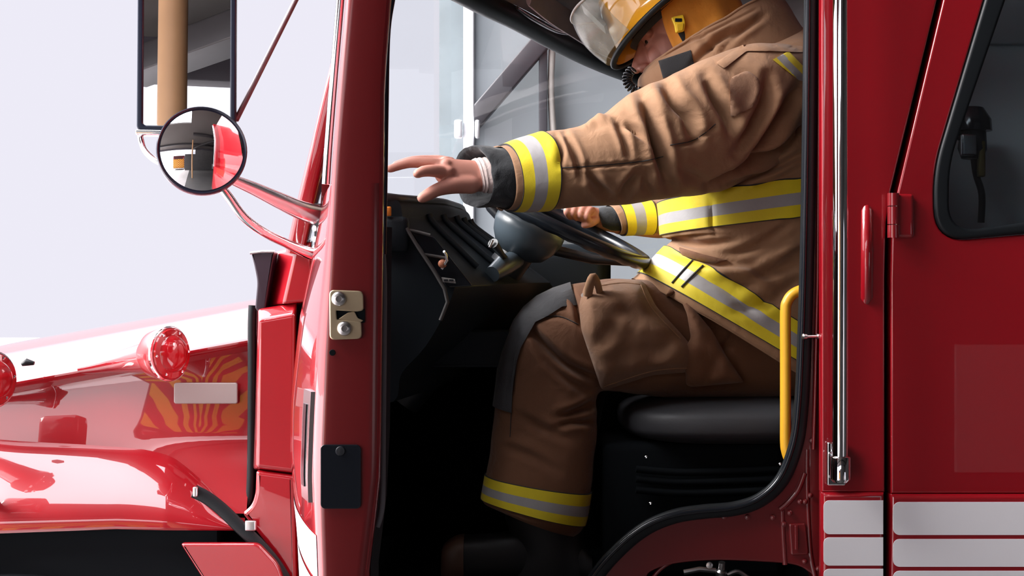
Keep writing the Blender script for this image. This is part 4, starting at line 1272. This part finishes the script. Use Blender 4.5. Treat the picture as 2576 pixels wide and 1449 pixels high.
lg.band('knee_patch', 4.35, 8.9, [(1, 0)], [KNEEM], trousers, .006, 'charcoal knee patch', -75, 51)
bvt = bvh_of([trousers])
pk = drape('thigh_pocket', round_poly([(1470, 716), (1494, 696), (1512, 712), (1560, 702), (1618, 706), (1650, 770), (1716, 842), (1748, 880), (1738, 936), (1640, 944), (1514, 984), (1496, 930), (1462, 830), (1456, 770)], 14), bvt, [fabric('tan_pocket_cloth', (.20, .098, .050))], trousers, .020, .034, 34, 8, None, None, .010, 6)
fl_ = drape('pocket_flap', round_poly([(1672, 748), (1706, 738), (1728, 790), (1738, 850), (1720, 880), (1726, 968), (1738, 974), (1872, 962), (1830, 900), (1790, 830), (1740, 770), (1690, 720)], 8), bvt, [BROWNF], trousers, .030, .012, 22, 8, None, None, .008, 6)
bvp = bvh_of([pk])
for pth in ([(1480, 724), (1560, 712), (1612, 716)], [(1612, 716), (1640, 775), (1712, 852)], [(1520, 972), (1640, 934), (1732, 926)]):
    stitch('seam', pth, bvp, pk, TANF, .0012)
# raised corner tab of the pocket with its eyelet
tube('pocket_tab', smooth_path([P(1478, 745, .225), P(1484, 715, .215), P(1493, 697, .215), P(1502, 712, .225), P(1508, 735, .235)], 14), .010, TANF, pk, 12, flat=(.5, 1))
q = bvp.ray_cast(Vector((0, -D, CZ)), (P(1467, 743, 0) - Vector((0, -D, CZ))).normalized())[0] or P(1467, 743, .22)
lathe('eyelet', [(.0022, .002), (.0046, .0022), (.0048, 0), (.004, -.001)], q, (0, -1, .1), mat('white_eyelet', (.8, .8, .8), .4), pk, 16)
for pth in ([(1337, 805), (1402, 795), (1455, 816)], [(1301, 850), (1290, 930), (1288, 990), (1283, 1100)]):
    stitch('seam', pth, bvt, trousers, DARKT, .0010)
# tab over the hem band of the jacket, dark straps
bvj2 = bvh_of([jacket] + [o for o in bpy.data.objects if o.name.startswith('hem_band')])
stitch('strap_edge', [(1714, 722), (1745, 690), (1768, 668)], bvj2, jacket, DARKT, .0022, .002)
stitch('strap_edge', [(1690, 712), (1718, 680), (1742, 655)], bvj2, jacket, DARKT, .0022, .002)

# ---- boots --------------------------------------------------------------------------
def boot(dx, Y, lab=None):
    sh = Garment([((1262 + dx, 1270), (1470 + dx, 1290), Y, .062), ((1280 + dx, 1330), (1470 + dx, 1350), Y, .058), ((1290 + dx, 1380), (1478 + dx, 1395), Y, .056), ((1270 + dx, 1420), (1486 + dx, 1425), Y, .054), ((1250 + dx, 1462), (1486 + dx, 1462), Y, .052)], 40, 50)
    ft = Garment([((1112 + dx, 1400), (1112 + dx, 1440), Y, .02), ((1118 + dx, 1372), (1118 + dx, 1458), Y, .036), ((1150 + dx, 1350), (1150 + dx, 1462), Y, .050), ((1200 + dx, 1345), (1200 + dx, 1464), Y, .054), ((1260 + dx, 1340), (1260 + dx, 1464), Y, .052), ((1340 + dx, 1330), (1340 + dx, 1464), Y, .046), ((1440 + dx, 1350), (1440 + dx, 1464), Y, .044), ((1488 + dx, 1390), (1488 + dx, 1464), Y, .034)], 60, 50, 2.8)
    mb = MB(); sh.add_to(mb, 0, (True, True)); ft.add_to(mb, 0, (True, True))
    o = mb.build('boot', [BOOTM], person, angle=60)
    ft.band('toe_cap', .15, 2.4, [(1, 0)], [TOEM], o, .002, 'tan toe cap')
    so = Garment([((1110 + dx, 1458), (1110 + dx, 1474), Y, .030), ((1160 + dx, 1458), (1160 + dx, 1474), Y, .056), ((1320 + dx, 1458), (1320 + dx, 1474), Y, .052), ((1490 + dx, 1458), (1490 + dx, 1474), Y, .042)], 30, 30, 4)
    mb = MB(); so.add_to(mb, 0, (True, True)); mb.build('sole', [RUBBER], o, angle=60)
boot(0, .31); boot(70, .62)

# ---- body: one continuous skin --------------------------------------------------------
bd = MB()
def ell(c, r, ax=None, seg=24):
    ax = ax or AX; V, F = [], []
    n = seg // 2
    for i in range(n + 1):
        v = -math.pi / 2 + math.pi * i / n
        for j in range(seg):
            u_ = 2 * math.pi * j / seg
            V.append(Vector(c) + ax[0] * (r[0] * math.cos(v) * math.cos(u_)) + ax[1] * (r[1] * math.cos(v) * math.sin(u_)) + ax[2] * (r[2] * math.sin(v)))
    for i in range(n):
        for j in range(seg):
            F.append((i * seg + j, i * seg + (j + 1) % seg, (i + 1) * seg + (j + 1) % seg, (i + 1) * seg + j))
    bd.add(V, F)
def chain(pts, rs, n=None, seg=18, flat=None):
    k = len(pts); n = n or max(8, 7 * k)
    a, u_ = catmull(np.array([tuple(p) for p in pts]), n)
    r = np.interp(u_, range(k), rs)
    # round ends
    p0 = Vector(a[0]); d0 = (Vector(a[0]) - Vector(a[1])).normalized(); p1 = Vector(a[-1]); d1 = (Vector(a[-1]) - Vector(a[-2])).normalized()
    pts2 = [p0 + d0 * r[0] * .95, p0 + d0 * r[0] * .75, p0 + d0 * r[0] * .4] + [Vector(q) for q in a] + [p1 + d1 * r[-1] * .4, p1 + d1 * r[-1] * .75, p1 + d1 * r[-1] * .95]
    r2 = [r[0] * .3, r[0] * .66, r[0] * .92] + list(r) + [r[-1] * .92, r[-1] * .66, r[-1] * .3]
    bd.add(*tube_vf(pts2, r2, seg, flat=flat))
HC = P(1712, 85, .45)
pit = math.radians(15); yaw = math.radians(6)
hfw = Vector((-math.cos(pit) * math.cos(yaw), math.sin(yaw) * math.cos(pit), -math.sin(pit)))
hup = Vector((-math.sin(pit), 0, math.cos(pit))); hlf = hfw.cross(hup).normalized()
if hlf.y > 0: hlf = -hlf
hup = hfw.cross(hlf).normalized(); hup = hup if hup.z > 0 else -hup
HAX = (hfw, hlf, hup)
def H(f, l, u): return HC + hfw * f + hlf * l + hup * u
ell(H(-.015, 0, .035), (.095, .077, .085), HAX); ell(H(.028, 0, -.028), (.062, .062, .080), HAX)
ell(H(.044, 0, -.090), (.046, .046, .036), HAX)
chain([H(.074, -.045, .016), H(.088, -.02, .022), H(.091, 0, .020), H(.088, .02, .022), H(.074, .045, .016)], [.011, .012, .011, .012, .011])
for sgn in (-1, 1):
    ell(H(.060, .034 * sgn, -.038), (.028, .019, .028), HAX)
    chain([H(.108, .012 * sgn, -.053), H(.096, .017 * sgn, -.054)], [.0085, .008])
    # upper and lower eyelids
    chain([H(.071, .038 * sgn, .002), H(.0865, .030 * sgn, .0085), H(.087, .018 * sgn, .001)], [.0035, .0042, .0035])
    chain([H(.070, .038 * sgn, -.003), H(.0845, .030 * sgn, -.0095), H(.086, .019 * sgn, -.005)], [.003, .0036, .003])
    ell(H(-.012, .078 * sgn, -.018), (.016, .008, .030), HAX)
chain([H(.090, 0, .012), H(.100, 0, -.012), H(.113, 0, -.036), H(.1195, 0, -.050)], [.0095, .0095, .0115, .0125])
chain([H(.096, -.022, -.079), H(.104, 0, -.076), H(.096, .022, -.079)], [.006, .0078, .006])
chain([H(.093, -.020, -.087), H(.101, 0, -.089), H(.093, .020, -.087)], [.006, .0082, .006])
ell(H(.096, 0, -.034), (.022, .0135, .030), HAX); ell(H(.084, 0, -.068), (.020, .030, .022), HAX)
ell(H(.082, 0, -.115), (.020, .022, .017), HAX)
chain([H(-.02, 0, -.06), H(-.045, 0, -.13), P(1850, 260, .47)], [.060, .058, .07])
chain([P(1850, 260, .47), P(1880, 400, .47), P(1890, 640, .47), P(1930, 850, .46)], [.09, .13, .13, .13], flat=(1.1, 1))
# left arm and hand
chain([P(1880, 240, .27), P(1700, 330, .18), P(1540, 412, .125), P(1380, 432, .10), P(1215, 443, .082)], [.062, .055, .048, .040, .029])
hand = Garment([((1225, 410), (1235, 478), .083, .026), ((1195, 404), (1206, 482), .078, .024), ((1155, 401), (1166, 487), .070, .024), ((1124, 398), (1122, 476), .064, .024), ((1100, 401), (1094, 448), .062, .022)], 40, 40, 2.2)
hand.add_to(bd, 0, (True, True))
def finger(pts, rs): chain([P(*p) for p in pts], rs, 26, 14)
finger([(1130, 436, .052), (1092, 430, .024), (1066, 431, .010), (1050, 437, .002)], [.0140, .0130, .0116, .0096])
finger([(1126, 420, .062), (1084, 411, .052), (1030, 410, .044), (980, 425, .036)], [.0132, .0122, .0108, .0084])
finger([(1126, 411, .078), (1080, 404, .084), (1036, 405, .084), (996, 415, .080)], [.0125, .0116, .0104, .0084])
finger([(1134, 408, .092), (1100, 402, .105), (1066, 403, .112), (1036, 410, .114)], [.0112, .0104, .0094, .0078])
finger([(1186, 464, .062), (1144, 466, .044), (1104, 476, .026), (1078, 489, .018), (1062, 498, .014)], [.0200, .0180, .0142, .0128, .0108])
for q in ((1122, 412, .052), (1122, 405, .072), (1128, 430, .042)): ell(P(*q), (.0125, .0125, .010))
# right arm, hand closed round the far side of the rim
chain([P(1880, 260, .68), P(1790, 440, .68), P(1700, 545, .66), P(1600, 555, .645), P(1515, 550, .64)], [.06, .055, .045, .038, .028])
ell(P(1478, 540, .63), (.040, .030, .020))
for i, (x0, y0) in enumerate(((1492, 536), (1476, 531), (1458, 527), (1442, 524))):
    finger([(x0 + 6, y0 - 4, .64), (x0 - 8, y0 - 6, .60), (x0 - 16, y0 + 8, .585), (x0 - 8, y0 + 22, .60)], [.0100, .0098, .0092, .0080])
finger([(1502, 548, .62), (1488, 560, .60), (1470, 566, .60)], [.012, .011, .009])
# legs inside the trousers
for Yh, Yk, xk in ((.40, .335, 1385), (.56, .62, 1455)):
    chain([P(1940, 860, Yh), P(1660, 860, (Yh + Yk) / 2), P(xk, 865, Yk), P(xk - 8, 1040, Yk), P(xk - 15, 1290, Yk), P(xk - 5, 1400, Yk)], [.082, .075, .062, .056, .040, .036])
chain([P(xk, 1400, .62), P(xk - 110, 1430, .62)], [.03, .024]); chain([P(1385, 1400, .31), P(1230, 1430, .31)], [.03, .024])
raw = mesh('body_raw', bd.V, bd.F, SKIN, None)
md = raw.modifiers.new('r', 'REMESH'); md.mode = 'VOXEL'; md.voxel_size = .0030; md.adaptivity = 0
m2 = raw.modifiers.new('s', 'SMOOTH'); m2.factor = .5; m2.iterations = 4
dg = bpy.context.evaluated_depsgraph_get(); dg.update()
bme = bpy.data.meshes.new_from_object(raw.evaluated_get(dg), depsgraph=dg)
bpy.data.objects.remove(raw)
bme.materials.clear(); bme.materials.append(SKIN)
body = link('body', bme, SKIN, person, angle=180)
EYEW = mat('eye_white', (.30, .22, .20), .3); IRIS = mat('dark_iris', (.03, .018, .012), .15)
for sgn in (-1, 1):
    ec = H(.0745, .0272 * sgn, -.001)
    e_ = lathe('eye', [(.0102 * math.sin(a), .0102 * math.cos(a)) for a in np.linspace(0.001, math.pi - .001, 14)], ec, hfw, EYEW, body, 20)
    lathe('iris', [(0, .0108), (.004, .0103), (.0070, .0083), (.0070, .007)], ec, (hfw + hlf * .35 * (1 if sgn > 0 else -.3) - hup * .2).normalized(), IRIS, e_, 18)
    V, F = tube_vf(smooth_path([H(.076, .052 * sgn, .020), H(.094, .034 * sgn, .027), H(.101, .014 * sgn, .021)], 12), [.002, .0035, .0035, .0035, .0035, .0035, .0035, .0035, .003, .003, .003, .002], 8, flat=(.6, 1))
    mesh('eyebrow', V, F, mat('dark_brown_hair', (.02, .012, .008), .7), body)

# ---- helmet -----------------------------------------------------------------------------
hp = math.radians(37)
gf = Vector((-math.cos(hp), .05, -math.sin(hp))).normalized(); gu = Vector((-math.sin(hp), 0, math.cos(hp))); gl = gf.cross(gu).normalized()
if gl.y > 0: gl = -gl
gu = gf.cross(gl).normalized(); gu = gu if gu.z > 0 else -gu
rl = math.radians(9)
gl, gu = (gl * math.cos(rl) + gu * math.sin(rl)).normalized(), (gu * math.cos(rl) - gl * math.sin(rl)).normalized()
GC = P(1698, 22, .45)
def Hm(f, l, u): return GC + gf * f + gl * l + gu * u
def brim_r(ph): # longer towards the back
    c = math.cos(ph); return (.192 if c > 0 else .215) , .142
# shell: dome flowing out into the brim, with thickness
prof = [(1.0, -.006, 1), (.985, .002, 1), (.93, .006, 1), (.86, .014, 1), (.80, .030, 1), (.775, .055, .9), (.75, .085, .6), (.68, .120, .3), (.52, .150, 0), (.30, .165, 0), (.02, .170, 0)]
rings = []
NP_ = 72
for k, u_, e_ in prof:
    r = []
    for j in range(NP_):
        ph = 2 * math.pi * j / NP_; a, b = brim_r(ph)
        ff = k * (a * e_ + .19 * (1 - e_)) if k < .86 else k * a
        bb = k * b * (1.05 if k < .86 else 1)
        # raised ribs running over the crown
        rib = .004 * max(0, math.cos(ph * 4)) ** 12 if .3 < k < .82 else 0
        r.append(Hm((ff + rib) * math.cos(ph), (bb + rib) * math.sin(ph), u_ - .012 * (math.cos(ph) ** 2) * (k > .85)))
    rings.append(r)
inner = []
for k, u_ in ((.70, .10), (.76, .03), (.82, .008), (.93, -.002), (.985, -.008)):
    inner.append([Hm(k * brim_r(2 * math.pi * j / NP_)[0] * math.cos(2 * math.pi * j / NP_), k * brim_r(0)[1] * math.sin(2 * math.pi * j / NP_), u_ - .012 * (math.cos(2 * math.pi * j / NP_) ** 2) * (k > .85)) for j in range(NP_)])
V, F = loft_vf(inner + rings, True, (False, True))
helmet = mesh('helmet', V, F, HELM, person, angle=60)
tube('brim_edge', [Hm(brim_r(2 * math.pi * j / NP_)[0] * math.cos(2 * math.pi * j / NP_), .142 * math.sin(2 * math.pi * j / NP_), -.006 - .012 * math.cos(2 * math.pi * j / NP_) ** 2) for j in range(NP_)], .0075, RUBBER, helmet, 10, closed=True)
# dark inner lining and headband
V, F = loft_vf([[Hm(.128 * s_ * math.cos(2 * math.pi * j / 60), .104 * s_ * math.sin(2 * math.pi * j / 60), u_) for j in range(60)] for s_, u_ in ((1.06, -.008), (1.0, -.022), (.94, -.006), (.92, .06))])
mesh('headband', V, F, CUFFM, helmet, angle=60)
# leather front holder at the crown
V, F = loft_vf([[Hm(.150 + .01 * k, y, .06 + .075 * k) for y in np.linspace(-.035, .035, 8)] + [Hm(.158 + .01 * k, y, .06 + .075 * k) for y in np.linspace(.035, -.035, 8)] for k in np.linspace(0, 1, 5)])
mesh('front_holder', V, F, BLACKP, helmet, angle=60)
# clear face shield, turned up
vm = bpy.data.materials.new('clear_scuffed_plastic'); vm.use_nodes = True
nt = vm.node_tree; nt.nodes.clear()
t_ = nt.nodes.new('ShaderNodeBsdfTransparent'); t_.inputs[0].default_value = (.86, .87, .84, 1)
p_ = nt.nodes.new('ShaderNodeBsdfPrincipled'); p_.inputs['Base Color'].default_value = (.55, .55, .50, 1); p_.inputs['Roughness'].default_value = .12
nz_ = nt.nodes.new('ShaderNodeTexNoise'); nz_.inputs['Scale'].default_value = 16; nz_.inputs['Detail'].default_value = 4
tc_ = nt.nodes.new('ShaderNodeTexCoord'); nt.links.new(tc_.outputs['Object'], nz_.inputs['Vector'])
mp_ = nt.nodes.new('ShaderNodeMapRange'); mp_.inputs[1].default_value = .35; mp_.inputs[2].default_value = .7; mp_.inputs[3].default_value = .10; mp_.inputs[4].default_value = .42
nt.links.new(nz_.outputs['Fac'], mp_.inputs[0])
mx_ = nt.nodes.new('ShaderNodeMixShader'); o_ = nt.nodes.new('ShaderNodeOutputMaterial')
nt.links.new(mp_.outputs[0], mx_.inputs[0]); nt.links.new(t_.outputs[0], mx_.inputs[1]); nt.links.new(p_.outputs[0], mx_.inputs[2]); nt.links.new(mx_.outputs[0], o_.inputs[0])
rings = []
for u_ in np.linspace(-.004, .128, 12):
    out_, in_ = [], []
    for ph in np.linspace(-.88, .88, 40):
        fo = .205 + .012 * math.sin(u_ * 24)
        edge = 1 - .16 * (abs(ph) / .88) ** 4 * (u_ / .128)
        out_.append(Hm(fo * math.cos(ph), .158 * math.sin(ph), u_ * edge)); in_.append(Hm((fo - .003) * math.cos(ph), .155 * math.sin(ph), u_ * edge))
    rings.append(out_ + in_[::-1])
V, F = loft_vf(rings)
shield = mesh('face_shield', V, F, vm, helmet, 'clear scuffed face shield', angle=50)
tube('shield_rim', [Vector(q) for q in rings[-1][:40]], .003, mat('grey_rim_plastic', (.42, .40, .38), .35), shield, 8)
# orange ear flap round sides and back, buckle and strap
rings = []
for k, (sa, sb, u_) in enumerate(((.132, .110, -.004), (.134, .108, -.04), (.128, .103, -.085), (.118, .098, -.130), (.120, .098, -.165))):
    r = []
    for ph in np.linspace(math.radians(72 - 8 * k), math.radians(288 + 8 * k), 60):
        wv = .004 * math.sin(ph * 9 + k) * (k / 3)
        r.append(Hm((sa + wv) * math.cos(ph), (sb + wv) * math.sin(ph), u_))
    rings.append(r)
R_, _ = catmull(np.array([[tuple(q) for q in r] for r in rings]), 24)
V, F = loft_vf(R_, closed=False)
ear = mesh('ear_flap', V, F, EARM, helmet, 'orange cloth ear flap', angle=180)
so_ = ear.modifiers.new('thickness', 'SOLIDIFY'); so_.thickness = .004
bve = bvh_of([ear])
o0 = Vector((0, -D, CZ))
hit = bve.ray_cast(o0, (P(1706, 60, 0) - o0).normalized())[0]
YB = (hit.y if hit else .33) - .004
bk = plate('chin_buckle', [round_poly([(1688, 43), (1720, 36), (1725, 58), (1722, 78), (1700, 83), (1697, 64)], 5)], YB - .010, .012, .003, mat('yellow_buckle_plastic', (.80, .55, .03), .3), helmet, 'yellow buckle')
plate('buckle_window', [rrect(1698, 46, 1716, 55, 2)], YB - .0108, .002, .0005, BLACKG, bk)
plate('buckle_tab', [round_poly([(1702, 60), (1720, 57), (1718, 76), (1704, 79)], 3)], YB - .013, .004, .0012, mat('yellow_buckle_dark', (.66, .42, .02), .35), bk)
tube('chin_strap', [P(1712, 78, YB + .002), P(1722, 96, YB + .006), P(1732, 112, YB + .012)], .008, CUFFM, helmet, 10, flat=(.35, 1))
# black coiled microphone cord in front of the collar
coil = []
pc = smooth_path([P(1592, 172, .42), P(1580, 188, .42), P(1578, 206, .42), P(1590, 222, .42), P(1610, 232, .43)], 200)
for i, p in enumerate(pc):
    t = (pc[min(i + 1, 199)] - pc[max(i - 1, 0)]).normalized(); a = Vector((0, 1, 0)); b = t.cross(a).normalized()
    th = i / 199 * 2 * math.pi * 11
    coil.append(p + a * (.0095 * math.cos(th)) + b * (.0095 * math.sin(th)))
tube('coiled_cord', coil, .0026, BLACKG, jacket, 8, 'black coiled cord')
# ------------------------------------------------------------------ yard behind the photographer, seen in paint and mirrors
struct(mesh('column', *lathe_vf([(.075, 0), (.075, 4.4)], (-.60, -5.0, 0), (0, 0, 1), 24), TAN))
# chevron board standing in the yard
m = bpy.data.materials.new('chevron_sheeting'); m.use_nodes = True
nt = m.node_tree; b = nt.nodes['Principled BSDF']; b.inputs['Roughness'].default_value = .4
tc = nt.nodes.new('ShaderNodeTexCoord'); sx = nt.nodes.new('ShaderNodeSeparateXYZ'); nt.links.new(tc.outputs['Object'], sx.inputs[0])
def mth(op, a, bb=None):
    n = nt.nodes.new('ShaderNodeMath'); n.operation = op
    for i, q in enumerate((a, bb)):
        if q is None: continue
        if isinstance(q, (int, float)): n.inputs[i].default_value = q
        else: nt.links.new(q, n.inputs[i])
    return n.outputs[0]
ab = mth('ABSOLUTE', sx.outputs['X'])
v = mth('ADD', sx.outputs['Z'], mth('MULTIPLY', ab, 1.25))
fr = mth('FRACT', mth('MULTIPLY', v, 2.3))
st = mth('GREATER_THAN', fr, .5)
mx = nt.nodes.new('ShaderNodeMix'); mx.data_type = 'RGBA'
mx.inputs[6].default_value = (.95, .55, .03, 1); mx.inputs[7].default_value = (.35, .01, .015, 1)
nt.links.new(st, mx.inputs[0]); nt.links.new(mx.outputs[2], b.inputs['Base Color'])
cb = empty('parked_rescue_truck', (-3.55, -9.6, 0))
tag(cb, 'parked truck with yellow and red chevrons on its back, mirrored in the hood paint', 'truck')
BODYD = mat('maroon_body_paint', (.06, .006, .008), .4)
box('body', (-3.55, -11.2, 1.65), (2.5, 3.2, 2.7), BODYD, cb, .04)
o = box('chevron_panel', (0, 0, 0), (2.4, .03, 1.9), m, None, .005); o.parent = cb; o.location = (0, .02, 1.30)
for x in (-1.05, 1.05):
    box('tail_light', (-3.55 + x, -9.57, 2.5), (.16, .06, .30), REDR, cb, .01)
box('bumper', (-3.55, -9.5, .30), (2.5, .22, .16), STEEL, cb, .01)
for x in (-1.05, 1.05):
    mesh('wheel', *lathe_vf([(.3, -.14), (.46, -.14), (.5, -.1), (.5, .1), (.46, .14), (.3, .14)], (-3.55 + x, -10.6, .5), (1, 0, 0), 32), RUBBER, cb)
